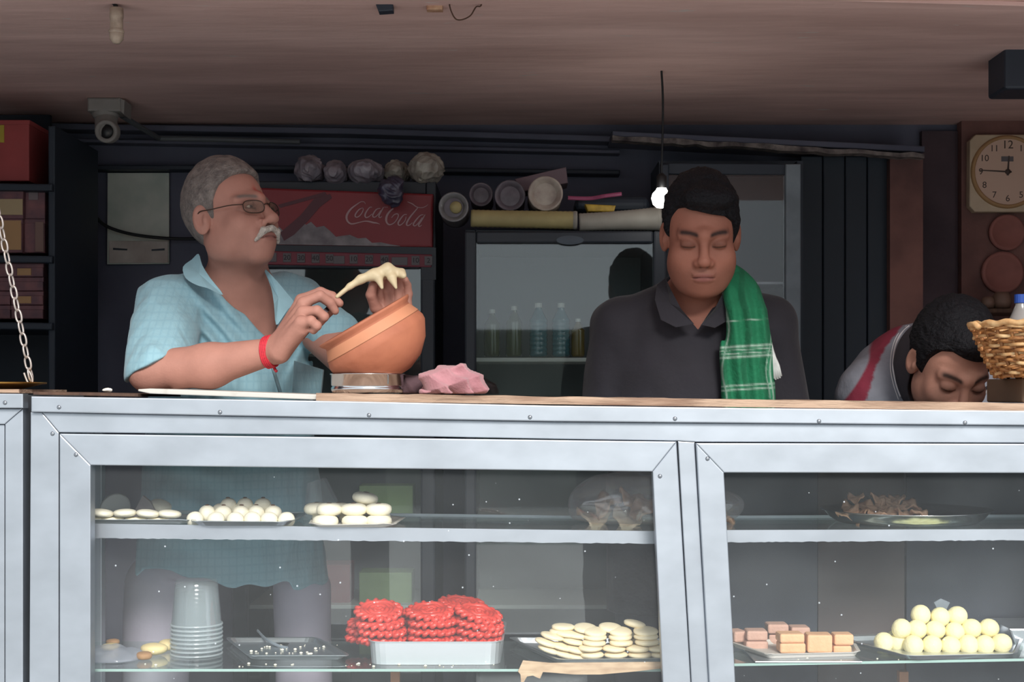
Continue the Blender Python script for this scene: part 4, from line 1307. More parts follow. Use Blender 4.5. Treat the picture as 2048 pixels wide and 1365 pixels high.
# -- top shelf, left: flat white discs on a plate
def shelf_pt(x, D, zf): 
    X = P(x, 0, D).x
    return Vector((X, D, zf(X)))
def at(x, y, D): return P(x, y, D)
tray('plate', 'thin metal plate under the flat white sweets at the left of the top shelf', 'plate', plan(150, 372, 2.87, 3.0), zU(-0.75), 0.006, 0.02, 1.05, m=M['tray'], wav=0.0008)
me_disc = lump_mesh('flat_sweet', 0.0225, 0.0225, 0.0082, 1, 0.03, flat=0.25)
for i, (x, y, rot) in enumerate(((203, 1033, 0.12), (250, 1033, -0.03), (295, 1034, 0.10), (339, 1035, 0.08))):
    p = P(x, y, 2.90)
    put('flat_sweet', me_disc, M['milk'], (p.x, p.y, p.z - 0.002), 'flat white sweet, %s from the left on the plate at the case end' % ORD[i], 'sweet', 'flat white sweets on the left plate', (0, rot, 0))
for i, (x, y) in enumerate(((226, 1041), (273, 1042), (318, 1042), (185, 1041))):
    p = P(x, y, 2.915)
    put('flat_sweet', me_disc, M['milk'], (p.x, p.y, zU(p.x) + 0.0015), 'under layer flat white sweet, %s' % ('below the first gap of the left plate', 'below the second gap of the left plate', 'below the third gap of the left plate', 'at the case end of the left plate')[i], 'sweet', 'flat white sweets on the left plate', scale=(1, 1, 0.5))
single('saucer', lathe([(0, 0), (0.012, 0), (0.03, 0.008), (0.0315, 0.012), (0.028, 0.010), (0, 0.004)][::1], 28, Matrix.Translation(P(233, 1020, 3.06)) @ Matrix.Rotation(math.radians(62), 4, 'X')), M['white_paint'], 'small pale saucer leaning behind the flat white sweets', 'saucer', smooth=True)
single('paper_cone', add_prism(bmesh.new(), [P(262, 1036, 3.0), P(285, 992, 3.0), P(300, 1004, 3.0), P(318, 1036, 3.0)], (0, 0.012, 0)), mat('grey_paper', (150, 142, 142), rough=0.8), 'folded grey paper standing behind the flat white sweets', 'paper')
put('flat_sweet', me_disc, M['ivory_sweet'], P(318, 1024, 3.03), 'browner sweet leaning on the folded grey paper', 'sweet', None, (0.2, 0.3, 0), (1, 1, 1.5))

# -- second tray: small balls
tray('tray', 'wavy edged tray of small white balls on the top shelf', 'tray', plan(392, 572, 2.84, 3.02, -0.004, 0.004), zU(-0.55) + 0.001, 0.008, 0.03, 1.09, m=M['tray'], wav=0.0010, seed=2)
me_pb = [lump_mesh('milk_ball', 0.0168, 0.0168, 0.0155, s, 0.05, flat=0.05) for s in (3, 4, 5)]
me_nt = lump_mesh('nut', 0.0045, 0.0045, 0.0018, 8, 0.1, seg=8)
me_nt.materials.append(M['nut'])
def nutty(o, top, sc=1.0):
    n = bpy.data.objects.new('nut_topping', me_nt); COL.objects.link(n); n.parent = o
    n.location = (0.001, -0.001, top); n.scale = (sc, sc, 1)
g = 'small white balls on the wavy tray'
k = 0
for row, (D, y, xs, nm) in enumerate(((2.885, 1040, (390, 432, 471, 505, 539, 573), 'front row'), (2.915, 1027, (414, 446, 482, 513, 547), 'raised second row'), (2.955, 1012, (457, 490, 525), 'top back row'))):
    for i, x in enumerate(xs):
        p = P(x, y, D)
        o = put('milk_ball', me_pb[k % 3], M['milk'], (p.x, p.y, p.z - 0.0155), 'small white ball, %s from left in the %s of the wavy tray' % (ORD[i], nm), 'sweet', g, (0, 0, k))
        if row: nutty(o, 0.0295)
        k += 1
for i, (x, D) in enumerate(((440, 2.955), (475, 2.957), (508, 2.955), (541, 2.953))):
    X = P(x, 0, D).x
    put('milk_ball', me_pb[i % 3], M['milk'], (X, D, zU(X) + 0.004), 'small white ball, %s from left, under the top back row of the wavy tray' % ORD[i], 'sweet', g)

# -- third tray: big pedas
tray('tray', 'thin pale tray of large white sweets on the top shelf', 'tray', plan(628, 780, 2.845, 3.0, -0.012, 0.01), zU(-0.33) + 0.001, 0.005, 0.03, 1.08, m=M['white_board'], wav=0.0014, seed=5)
me_pd = [lump_mesh('peda', 0.0262, 0.0255, 0.0132, s, 0.05, dimple=0.12, flat=0.22) for s in (11, 12, 13)]
g = 'large white sweets on the pale tray'
k = 0
for D, xs, y, nm in ((2.885, (651, 710, 758), 1043, 'bottom front row'), (2.892, (659, 708, 757), 1019.5, 'middle front row'), (2.94, (633, 676, 738), 1018, 'second middle row'), (2.95, (650, 705, 755), 1036, 'hidden bottom back row')):
    for i, x in enumerate(xs):
        p = P(x, y, D)
        o = put('peda', me_pd[k % 3], M['milk'], (p.x, p.y, p.z - 0.0132), 'large white sweet, %s from left in the %s of the pale tray' % (ORD[i], nm), 'sweet', g, (0, 0, k * 1.1))
        nutty(o, 0.0232, 1.3); k += 1
p = P(728, 997, 2.925)
o = put('peda', me_pd[1], M['milk'], (p.x, p.y, p.z - 0.0132), 'large dimpled white sweet alone on the very top of the pale tray pile', 'sweet', g, (0, 0.16, 0)); nutty(o, 0.0232, 1.6)
M['film'] = film_mat('clear_wrapping', (205, 215, 225), 0.28, 0.05)
bm = bmesh.new()
pts = [P(606, 1040, 3.05), P(615, 967, 3.03), P(646, 957, 3.03), P(668, 1000, 3.04), P(676, 1040, 3.05)]
add_prism(bm, pts, (0.004, 0.02, 0), 0)
single('plastic_sheet', bm, M['film'], 'stiff clear plastic sheet standing behind the large white sweets', 'plastic sheet')

# -- snack bag behind the middle post
c_bag = P(1325, 1004, 3.02)
def f_bag(p):
    d = ell(p, P(1315, 1012, 3.02), (0.175, 0.075, 0.056))
    d = smin(d, ell(p, P(1250, 1000, 3.02), (0.10, 0.06, 0.055)), 0.04)
    d = d + 0.006 * noise(p, 55, 31) + 0.004 * noise(p, 120, 32)
    return smax(d, zU(0.2) + 0.003 - p[:, 2], 0.01)
M['bagfilm'] = film_mat('snack_bag_film', (206, 204, 212), 0.30, 0.12, 0.10)
single('snack_bag', iso('snack_bag', f_bag, (c_bag.x - 0.22, 2.9, c_bag.z - 0.08), (c_bag.x + 0.22, 3.14, c_bag.z + 0.09), 0.004), M['bagfilm'], 'clear plastic bag of brown snacks behind the middle post', 'bag')
M['snack'] = mat('fried_snack', (226, 186, 154), rough=0.7, col2=(180, 134, 106), vscale=30, bump=0.2, bscale=90)
M['snack_pale'] = mat('pale_snack', (226, 204, 180), rough=0.7, var=0.1, vscale=30)
def chip_mesh(seed, R=0.034):
    r = np.random.default_rng(seed)
    bm = bmesh.new()
    n, mrg = 20, 5
    ph = r.random(4) * 6.28
    rows = []
    for j in range(mrg + 1):
        u = j / mrg
        row = []
        for i in range(n):
            a = 2 * math.pi * i / n
            rr = R * u * (1 + 0.12 * math.sin(3 * a + ph[0]) + 0.06 * math.sin(7 * a + ph[1]))
            row.append(Vector((rr * math.cos(a), rr * math.sin(a) * 0.75, 0.012 * u * u * math.sin(2 * a + ph[2]) + 0.006 * u * math.sin(5 * a + ph[3]))))
        rows.append(row)
    vt = [[bm.verts.new(q) for q in row] for row in rows[1:]]
    c = bm.verts.new((0, 0, 0))
    for i in range(n):
        bm.faces.new([c, vt[0][i], vt[0][(i + 1) % n]])
        for j in range(mrg - 1):
            bm.faces.new([vt[j][i], vt[j + 1][i], vt[j + 1][(i + 1) % n], vt[j][(i + 1) % n]])
    g_ = bmesh.ops.extrude_face_region(bm, geom=list(bm.faces))
    for e in g_['geom']:
        if isinstance(e, bmesh.types.BMVert): e.co.z += 0.006
    bmesh.ops.recalc_face_normals(bm, faces=bm.faces)
    me = bpy.data.meshes.new('fried_snack'); bm.to_mesh(me); bm.free()
    me.polygons.foreach_set('use_smooth', np.ones(len(me.polygons), dtype=bool))
    return me
chips = [chip_mesh(s) for s in (41, 42, 43)]
for i, (x, y, D, m, ry, where) in enumerate(((1185, 1036, 3.02, 1, 0.2, 'at the left end'), (1215, 1012, 3.02, 0, -0.4, 'upper left'), (1255, 1038, 3.0, 1, 0.1, 'low and pale'), (1262, 1000, 3.03, 0, 0.5, 'at the top'), (1290, 1022, 3.0, 0, -0.2, 'just left of the post'), (1330, 1030, 3.02, 0, 0.2, 'behind the post'), (1385, 1034, 3.02, 0, -0.3, 'behind the post, to the right'), (1440, 1036, 3.02, 0, 0.25, 'just right of the post'))):
    me = chips[i % 3].copy(); me.materials.clear()
    put('fried_snack', me, M['snack_pale' if m else 'snack'], P(x, y, D), 'fried snack inside the clear bag, %s' % where, 'snack', 'snacks in the clear bag', (0.5, ry, i))

# -- round plate of brown snacks, top shelf right
tc_ = P(1812, 0, 3.03)
zp = zU(tc_.x) + 0.001
rp = 0.166
single('round_plate', lathe([(0, 0), (rp * 0.84, 0), (rp * 0.93, 0.010), (rp, 0.0235), (rp * 1.03, 0.0245), (rp * 1.03, 0.026), (rp * 0.99, 0.0255), (rp * 0.92, 0.0115), (rp * 0.83, 0.0016), (0, 0.0016)], 56, Matrix.Translation((tc_.x, 3.03, zp))), M['steel'], 'wide round steel plate on the right hand top shelf', 'plate', smooth=True)
rg_ = np.random.default_rng(17)
k = 0
for nm, D, y, xs in (('low front row', 2.965, 1031, (1694, 1722, 1750, 1778, 1808, 1836)), ('middle row', 2.995, 1016, (1702, 1730, 1760, 1790, 1818)), ('top row', 3.01, 1001, (1714, 1762, 1796))):
    for i, x in enumerate(xs):
        me = chips[k % 3].copy(); me.materials.clear()
        p = P(x + rg_.uniform(-5, 5), y + rg_.uniform(-4, 3), D)
        sc = rg_.uniform(0.58, 0.76)
        put('fried_snack', me, M['snack'], p, 'curled brown fried snack, %s from left in the %s of the round plate' % (ORD[i], nm), 'snack', 'fried snacks on the round plate', (rg_.uniform(0.1, 0.7), rg_.uniform(-0.5, 0.5), k * 1.3), (sc, sc, sc * 0.9))
        k += 1

# -- bottom shelf, left: nested clear cups, bag with yellow pieces
M['cup'] = film_mat('clear_cup', (200, 212, 216), 0.2, 0.07, 0.1)
M['cup_rim'] = film_mat('clear_cup_rim', (222, 232, 236), 0.45, 0.10, 0.1)
cb_ = S(393, 1309, zL(-0.6) + 0.0)
R1, R2, Hc = 0.0525, 0.0425, 0.092
prof = [(0, Hc), (R2 * 0.9, Hc), (R2, Hc - 0.003), (R2 * 1.02, Hc - 0.012), (R1 * 0.96, 0.004)]
me = None
for i in range(8):
    z = cb_.z + 0.0085 * i
    t = thing('plastic_cup', 'clear plastic cup, %s from the top of the upturned nested stack' % ORD[7 - i], 'cup', (cb_.x, cb_.y, z), 'nested clear cups')
    if me is None:
        a = obj('wall', lathe(prof, 36), M['cup'], t, True, False); b = obj('rim', lathe([(R1 * 0.96, 0.003), (R1, 0.0), (R1 * 1.015, 0.002), (R1, 0.0045), (R1 * 0.965, 0.004)], 36), M['cup_rim'], t, True, False)
        me = (a, b)
    else:
        for s_ in me:
            c_ = s_.copy(); COL.objects.link(c_); c_.parent = t
cbag = P(232, 1315, 2.96)
def f_cb(p):
    z0 = zL(-0.7)
    d = ell(p, P(225, 1318, 2.96), (0.062, 0.06, 0.026)) + 0.008 * noise(p, 70, 51) + 0.005 * noise(p, 150, 52)
    return smax(d, z0 + 0.001 - p[:, 2], 0.004)
single('plastic_bag', iso('plastic_bag', f_cb, (cbag.x - 0.09, 2.87, cbag.z - 0.05), (cbag.x + 0.09, 3.05, cbag.z + 0.06), 0.003), film_mat('crumpled_film', (210, 216, 230), 0.4, 0.12, 0.1), 'crumpled clear bag at the left end of the lower shelf', 'bag')
M['yellow_piece'] = mat('pale_yellow_piece', (226, 206, 150), rough=0.6, var=0.08, vscale=20)
M['brown_piece'] = mat('brown_piece', (170, 128, 84), rough=0.7, var=0.15, vscale=30)
for i, (x, y, D, rx, ry, rz, m, lab) in enumerate(((308, 1302, 3.0, 0.028, 0.02, 0.012, 'yellow_piece', 'pale yellow piece beside the nested cups'), (338, 1292, 3.06, 0.024, 0.02, 0.011, 'yellow_piece', 'pale yellow piece behind the nested cups'), (288, 1313, 2.95, 0.02, 0.016, 0.008, 'brown_piece', 'brownish broken piece in front of the pale yellow ones'), (226, 1279, 3.12, 0.014, 0.012, 0.007, 'brown_piece', 'small brown piece at the back of the lower shelf'), (222, 1296, 3.05, 0.02, 0.015, 0.008, 'yellow_piece', 'pale piece half inside the crumpled bag'))):
    me = lump_mesh('sweet_piece', rx, ry, rz, 60 + i, 0.12, flat=0.2)
    X = P(x, 0, D).x
    put('sweet_piece', me, M[m], (X, D, zL(X) + 0.0005), lab, 'sweet', None, (0, 0, i))

# -- empty tray with crumbs and tongs
zt1 = zL(-0.45)
tray('tray', 'nearly empty square tray with a few crumbs on the lower shelf', 'tray', [XY(504, 1321, zt1), XY(688, 1321, zt1), XY(628, 1287, zt1), XY(462, 1287, zt1)], zt1 + 0.0008, 0.008, 0.02, 1.06, m=M['tray'], wav=0.0006)
bm = bmesh.new()
for i in range(34):
    x = random.uniform(500, 670); y = random.uniform(1291, 1315)
    p = S(x + (1300 - y) * 0.9, y, zt1 + 0.003)
    r_ = random.choice((0.0012, 0.0016, 0.0026, 0.0034))
    bmesh.ops.create_icosphere(bm, subdivisions=1, radius=r_, matrix=Matrix.Translation(p + Vector((0, 0, r_ * 0.4))) @ Matrix.Diagonal((1.2, 1, 0.7, 1)))
tag(obj('crumbs', bm, M['milk'], None, True), 'scattered white crumbs on the nearly empty tray', 'crumbs', kind='stuff')
single('tongs', tube(catmull([S(515, 1262, zt1 + 0.02), S(533, 1280, zt1 + 0.012), S(556, 1292, zt1 + 0.006), S(575, 1297, zt1 + 0.004)], 5), 0.0032, 8, flat=0.6), M['grey_metal'], 'thin metal serving tongs lying across the nearly empty tray', 'tongs')
single('dark_leaf', lathe([(0, 0), (0.014, 0.0005), (0.016, 0.002), (0, 0.004)], 14, Matrix.Translation(S(562, 1290, zt1 + 0.003)) @ Matrix.Diagonal((1.1, 0.8, 1, 1))), M['black'], 'dark scrap lying in the nearly empty tray', 'scrap')

# -- red imarti tray
z0 = zL(-0.15)
Df = (HC - z0) * F / (1331 - HY)
tray('tray', 'deep aluminium tray piled with red coil sweets', 'tray', plan(742, 1000, Df, 3.15, -0.014, 0.006), z0 + 0.0005, 0.044, 0.03, 1.025, 0.004, m=mat('pressed_aluminium', (214, 220, 224), rough=0.4, metal=0.75, bump=0.06, bscale=30))
def imarti_mesh(seed):
    bm = bmesh.new()
    r = np.random.default_rng(seed)
    n = 16
    pts = []
    ph = r.random() * 6
    N = n * 9
    for i in range(N):
        a = 2 * math.pi * i / N
        rr = 0.0395 + 0.0070 * math.cos(a * n * 1.0 + ph)
        pts.append(Vector((rr * math.cos(a), rr * math.sin(a), 0.0075 + 0.0030 * math.sin(a * n + ph) + 0.0010 * math.sin(3 * a + ph))))
    add_tube(bm, pts, 0.0052, 6, closed=True, flat=0.95)
    for R, z in ((0.034, 0.0105), (0.026, 0.0085), (0.017, 0.0095), (0.008, 0.008)):
        pts = [Vector((R * math.cos(2 * math.pi * i / 36), R * math.sin(2 * math.pi * i / 36), z + 0.001 * math.sin(5 * 2 * math.pi * i / 36 + ph))) for i in range(36)]
        add_tube(bm, pts, 0.0053, 6, closed=True)
    me = bpy.data.meshes.new('imarti'); bm.to_mesh(me); bm.free()
    me.polygons.foreach_set('use_smooth', np.ones(len(me.polygons), dtype=bool))
    return me
M['imarti'] = mat('red_syrup_sweet', (212, 66, 54), rough=0.38, var=0.10, vscale=40, spec=0.6, coat=0.2)
ims = [imarti_mesh(s) for s in (1, 2, 3)]
g = 'red coil sweets in the deep tray'
def imarti_stack(cols):
    k = 0
    for cname, items in cols:
        n = len(items)
        for i, (x, y, D, rx, ry) in enumerate(items):
            p = P(x, y, D)
            put('coil_sweet', ims[k % 3], M['imarti'], (p.x, p.y, p.z - 0.008), 'red coil sweet, %s from the top of the %s' % (ORD[n - 1 - i], cname), 'sweet', g, (rx, ry, k * 0.9))
            k += 1
imarti_stack([
    ('left front stack', [(765, 1279, 2.962, 0.05, 0), (765, 1262, 2.962, 0.06, 0.03), (761, 1246, 2.965, 0.08, -0.02), (757, 1221, 2.975, 0.30, 0.02)]),
    ('middle front stack', [(864, 1277, 2.962, 0.05, 0), (864, 1260, 2.962, 0.05, 0), (866, 1243, 2.962, 0.06, -0.05), (860, 1223, 2.968, 0.22, 0.02)]),
    ('right front stack', [(957, 1277, 2.962, 0.05, 0), (959, 1261, 2.962, 0.08, 0.02), (958, 1246, 2.962, 0.10, 0.12), (955, 1226, 2.966, 0.20, 0.22)]),
    ('left back stack', [(738, 1275, 3.06, 0.05, 0), (740, 1260, 3.06, 0.05, 0), (742, 1246, 3.06, 0.05, 0)]),
    ('middle back stack', [(845, 1274, 3.06, 0.05, 0), (847, 1258, 3.06, 0.05, 0), (850, 1241, 3.06, 0.05, 0), (850, 1226, 3.06, 0.05, 0)]),
    ('right back stack', [(930, 1274, 3.06, 0.05, 0), (930, 1258, 3.06, 0.05, 0), (930, 1242, 3.06, 0.05, 0), (930, 1226, 3.06, 0.1, 0.0), (922, 1208, 3.05, 0.14, 0.10)]),
])

# -- tray of stacked white discs, on a strip of torn board
z0 = zL(0.15)
pp_ = [(1046, 1322), (1100, 1327), (1322, 1325), (1322, 1338), (1270, 1344), (1200, 1350), (1150, 1350), (1100, 1346), (1086, 1345), (1080, 1358), (1074, 1356), (1066, 1352), (1054, 1354), (1047, 1366), (1042, 1366), (1041, 1350), (1036, 1344)]
single('torn_board', slab(pp_, 2.842, 0.004, 0), mat('torn_card', (206, 182, 150), rough=0.85, col2=(168, 140, 112), vscale=20, stretch=(1, 1, 5)), 'torn strip of card hanging over the front edge of the lower shelf', 'card')
tray('tray', 'shallow steel tray stacked with flat ivory sweets', 'tray', [XY(1122, 1327, z0 + 0.004), (P(1352, 0, 2.92).x, 2.905), (P(1330, 0, 3.12).x, 3.12), XY(1030, 1285, z0 + 0.004)], z0 + 0.001, 0.010, 0.018, 1.05, m=M['tray'])
me_fd = [lump_mesh('flat_disc', 0.0245, 0.0235, 0.0062, s, 0.05, flat=0.3) for s in (71, 72, 73)]
g = 'flat ivory sweets on the shallow tray'
layers = [
    ('bottom layer', 1310, 2.925, [(1184, 0, 0), (1232, 0, 0), (1279, 0, 0), (1324, 0, 0)]),
    ('second layer', 1298, 2.925, [(1181, 0, -1), (1228, 0.02, 0), (1275, 0, 0), (1320, 0, 0)]),
    ('third layer', 1286, 2.93, [(1188, 0.03, 0), (1242, 0, 0), (1294, 0, -1)]),
    ('fourth layer', 1275, 2.935, [(1190, 0.02, 0), (1241, -0.02, 0), (1292, 0, -1)]),
    ('fifth layer', 1265, 2.94, [(1189, 0.1, -1), (1240, 0.06, -1), (1291, 0.02, -2)]),
    ('topmost layer', 1256, 2.955, [(1170, 0.06, 1), (1220, 0.08, 0)]),
    ('lowest slope', 1300, 2.935, [(1098, 0.30, 0), (1126, 0.28, 8), (1152, 0.24, 14)]),
    ('second slope', 1290, 2.935, [(1092, 0.30, -4), (1122, 0.28, 4), (1150, 0.22, 10)]),
    ('third slope', 1277, 2.945, [(1104, 0.22, -4), (1146, 0.2, 6)]),
    ('fourth slope', 1268, 2.95, [(1132, 0.12, 0), (1152, 0.12, 3)]),
    ('left crown', 1259, 2.96, [(1122, 0.0, 4), (1126, 0.02, -4)]),
    ('hidden back layer', 1294, 3.0, [(1130, 0, 0), (1180, 0, 0), (1230, 0, 0), (1280, 0, 0)]),
    ('hidden middle back layer', 1282, 3.0, [(1140, 0, 0), (1190, 0, 0), (1240, 0, 0), (1285, 0, 0)]),
    ('hidden upper back layer', 1270, 3.0, [(1145, 0, 0), (1195, 0, 0), (1245, 0, 0), (1290, 0, 0)]),
]
k = 0
for nm, y, D, xs in layers:
    for i, (x, ry, dy) in enumerate(xs):
        yy = y + dy
        p = P(x, yy, D)
        put('flat_disc', me_fd[k % 3], M['ivory_sweet'], (p.x, p.y, p.z - 0.006), 'flat ivory sweet, %s from left, %s of the shallow tray' % (ORD[i], nm), 'sweet', g, (0.04 + (0.16 if nm in ('fifth layer', 'topmost layer') else 0), ry, k))
        k += 1
p = P(1268, 1249, 2.96)
put('flat_disc', me_fd[0], M['ivory_sweet'], (p.x, p.y, p.z - 0.006), 'flat ivory sweet lying tilted on the very top of the shallow tray pile', 'sweet', g, (0, 0.2, 0), (0.95, 1, 1.1))

# -- barfi blocks
z1 = zL(P(1590, 0, 2.92).x)
tray('tray', 'small tray with folded foil edge holding tan blocks', 'tray', [XY(1540, 1318, z1 + 0.003), XY(1712, 1313, z1 + 0.003), (P(1690, 0, 3.1).x, 3.08), XY(1466, 1294, z1 + 0.003)], z1 + 0.003, 0.008, 0.012, 1.04, m=M['white_board'], wav=0.0010, seed=3)
single('tray', box(XY(1510, 1326, z1 + 0.0005) + (z1 + 0.0003,), (P(1712, 0, 2.9).x, 3.02, z1 + 0.0026), 0.001), M['tray'], 'flat metal sheet under the tray of tan blocks', 'sheet')
M['barfi'] = mat('tan_barfi', (226, 176, 134), rough=0.75, var=0.07, vscale=40, bump=0.2, bscale=120)
M['barfi2'] = mat('pinkish_barfi', (196, 158, 140), rough=0.75, var=0.07, vscale=40, bump=0.2, bscale=120)
g = 'tan sweet blocks on the small tray'
def block(x0, y0, x1, y1, D, t, m, lab, rz=0.0):
    a, b = P(x0, y1, D), P(x1, y0, D)
    bm = box((-(b.x - a.x) / 2, -t / 2, 0), ((b.x - a.x) / 2, t / 2, b.z - a.z), 0.004, 2)
    me = bpy.data.meshes.new('sweet_block'); bm.to_mesh(me); bm.free()
    put('sweet_block', me, M[m], ((a.x + b.x) / 2, D + t / 2, a.z), lab, 'sweet', g, (0, 0, rz))
block(1560, 1288, 1612, 1308, 2.92, 0.045, 'barfi', 'tan block at the bottom of the front pair on the small tray')
block(1559, 1269, 1609, 1287.5, 2.92, 0.045, 'barfi', 'tan block on top of the front pair on the small tray', 0.05)
block(1616, 1271, 1666, 1307, 2.92, 0.045, 'barfi', 'tallest tan block, front and centre right of the small tray', -0.04)
block(1669, 1270, 1708, 1292, 2.935, 0.04, 'barfi', 'rounded tan block at the right end of the small tray')
block(1667, 1293, 1704, 1308, 2.935, 0.04, 'barfi', 'low tan block under the rounded one at the right end')
block(1494, 1263, 1536, 1283, 2.98, 0.045, 'barfi2', 'pinkish block on top, second from the left of the small tray')
block(1492, 1284, 1537, 1302, 2.98, 0.045, 'barfi2', 'pinkish block below, second from the left of the small tray')
block(1462, 1264, 1492, 1286, 3.0, 0.045, 'barfi2', 'pinkish block half hidden by the door frame', 0.3)
block(1536, 1250, 1578, 1269, 3.03, 0.045, 'barfi2', 'pinkish block standing highest at the back, left')
block(1583, 1256, 1621, 1272, 3.04, 0.045, 'barfi2', 'pinkish block at the back, right of the highest one')
block(1538, 1270, 1620, 1298, 3.035, 0.05, 'barfi2', 'wide pinkish slab at the back under the two highest blocks')

# -- pyramid of pale yellow balls
z2 = zL(P(1890, 0, 2.92).x)
tray('tray', 'steel tray under the pyramid of pale yellow balls', 'tray', [XY(1822, 1318, z2 + 0.004), XY(2022, 1314, z2 + 0.004), (P(2035, 0, 3.14).x, 3.12), XY(1690, 1282, z2 + 0.004)], z2 + 0.0015, 0.008, 0.02, 1.05, m=M['tray'])
me_b = [lump_mesh('milk_ball', 0.0202, 0.0202, 0.0198, s, 0.035) for s in (81, 82, 83)]
g = 'pale yellow balls in the pyramid'
k = 0
for nm, D, xs in (('bottom front row', 2.93, [(1768, 1286), (1797, 1287), (1827, 1292), (1864, 1292), (1901, 1293), (1936, 1291), (1969, 1292), (2003, 1288)]),
                  ('middle row', 2.952, [(1803, 1259), (1834, 1261), (1870, 1262), (1909, 1266), (1943, 1259), (1978, 1258)]),
                  ('top row', 2.965, [(1841, 1231), (1880, 1236), (1914, 1233)]),
                  ('hidden back row', 2.985, [(1790, 1282), (1828, 1282), (1866, 1282), (1904, 1282), (1942, 1282), (1980, 1282)])):
    for i, (x, y) in enumerate(xs):
        p = P(x, y, D + (0.03 if nm.startswith('bottom') and i < 2 else 0))
        put('milk_ball', me_b[k % 3], M['cream'], (p.x, p.y, p.z - 0.0192), 'pale yellow ball, %s from the left in the %s of the pyramid' % (ORD[i], nm), 'sweet', g, (0, 0, k * 0.7))
        k += 1
single('foil_scrap', add_prism(bmesh.new(), [P(1868, 1206, 2.99), P(1882, 1198, 2.99), P(1900, 1206, 2.99), P(1892, 1222, 2.99), P(1874, 1218, 2.99)], (0, 0.004, 0)), M['grey_metal'], 'greyish scrap resting on top of the ball pyramid', 'scrap')
single('tray', slab([(2018, 1258), (2200, 1256), (2200, 1300), (2040, 1302), (2030, 1290)], 3.02, 0.14, 0.004), M['tray'], 'grey metal tray end at the right edge of the lower shelf', 'tray')
bm = bmesh.new()
for i in range(46):
    x = random.choice([random.uniform(1480, 1720), random.uniform(1720, 2020), random.uniform(700, 1000), random.uniform(250, 700)])
    y = (1322 if x > 1400 else 1333) - random.uniform(-3, 4)
    X = P(x, 0, 2.88).x
    p = S(x, y, zL(X))
    if p.y < 2.856: continue
    r_ = random.choice((0.0012, 0.0018, 0.003))
    bmesh.ops.create_icosphere(bm, subdivisions=1, radius=r_, matrix=Matrix.Translation((p.x, p.y, zL(p.x) + r_ * 0.5)) @ Matrix.Diagonal((1.2, 1, 0.7, 1)))
tag(obj('crumbs', bm, M['milk'], None, True), 'white crumbs scattered along the front of the lower glass shelf', 'crumbs', kind='stuff')
# ------------------------------------------------------------------ people
M['skin'] = mat('skin', (170, 118, 98), rough=0.6, attr=True, var=0.06, vscale=30, bump=0.08, bscale=220, spec=0.25)
M['hair_black'] = mat('black_hair', (24, 24, 28), rough=0.68, bump=0.8, bscale=150, stretch=(1, 0.3, 1), spec=0.2)
M['hair_grey'] = mat('grey_hair', (138, 128, 122), rough=0.7, col2=(92, 84, 82), vscale=60, bump=0.7, bscale=200)
M['hair_white'] = mat('white_moustache', (214, 206, 196), rough=0.7, col2=(160, 150, 142), vscale=140, bump=0.6, bscale=260)
M['eye_white'] = mat('eye_white', (206, 196, 188), rough=0.25)
M['iris'] = mat('dark_iris', (32, 22, 18), rough=0.2)

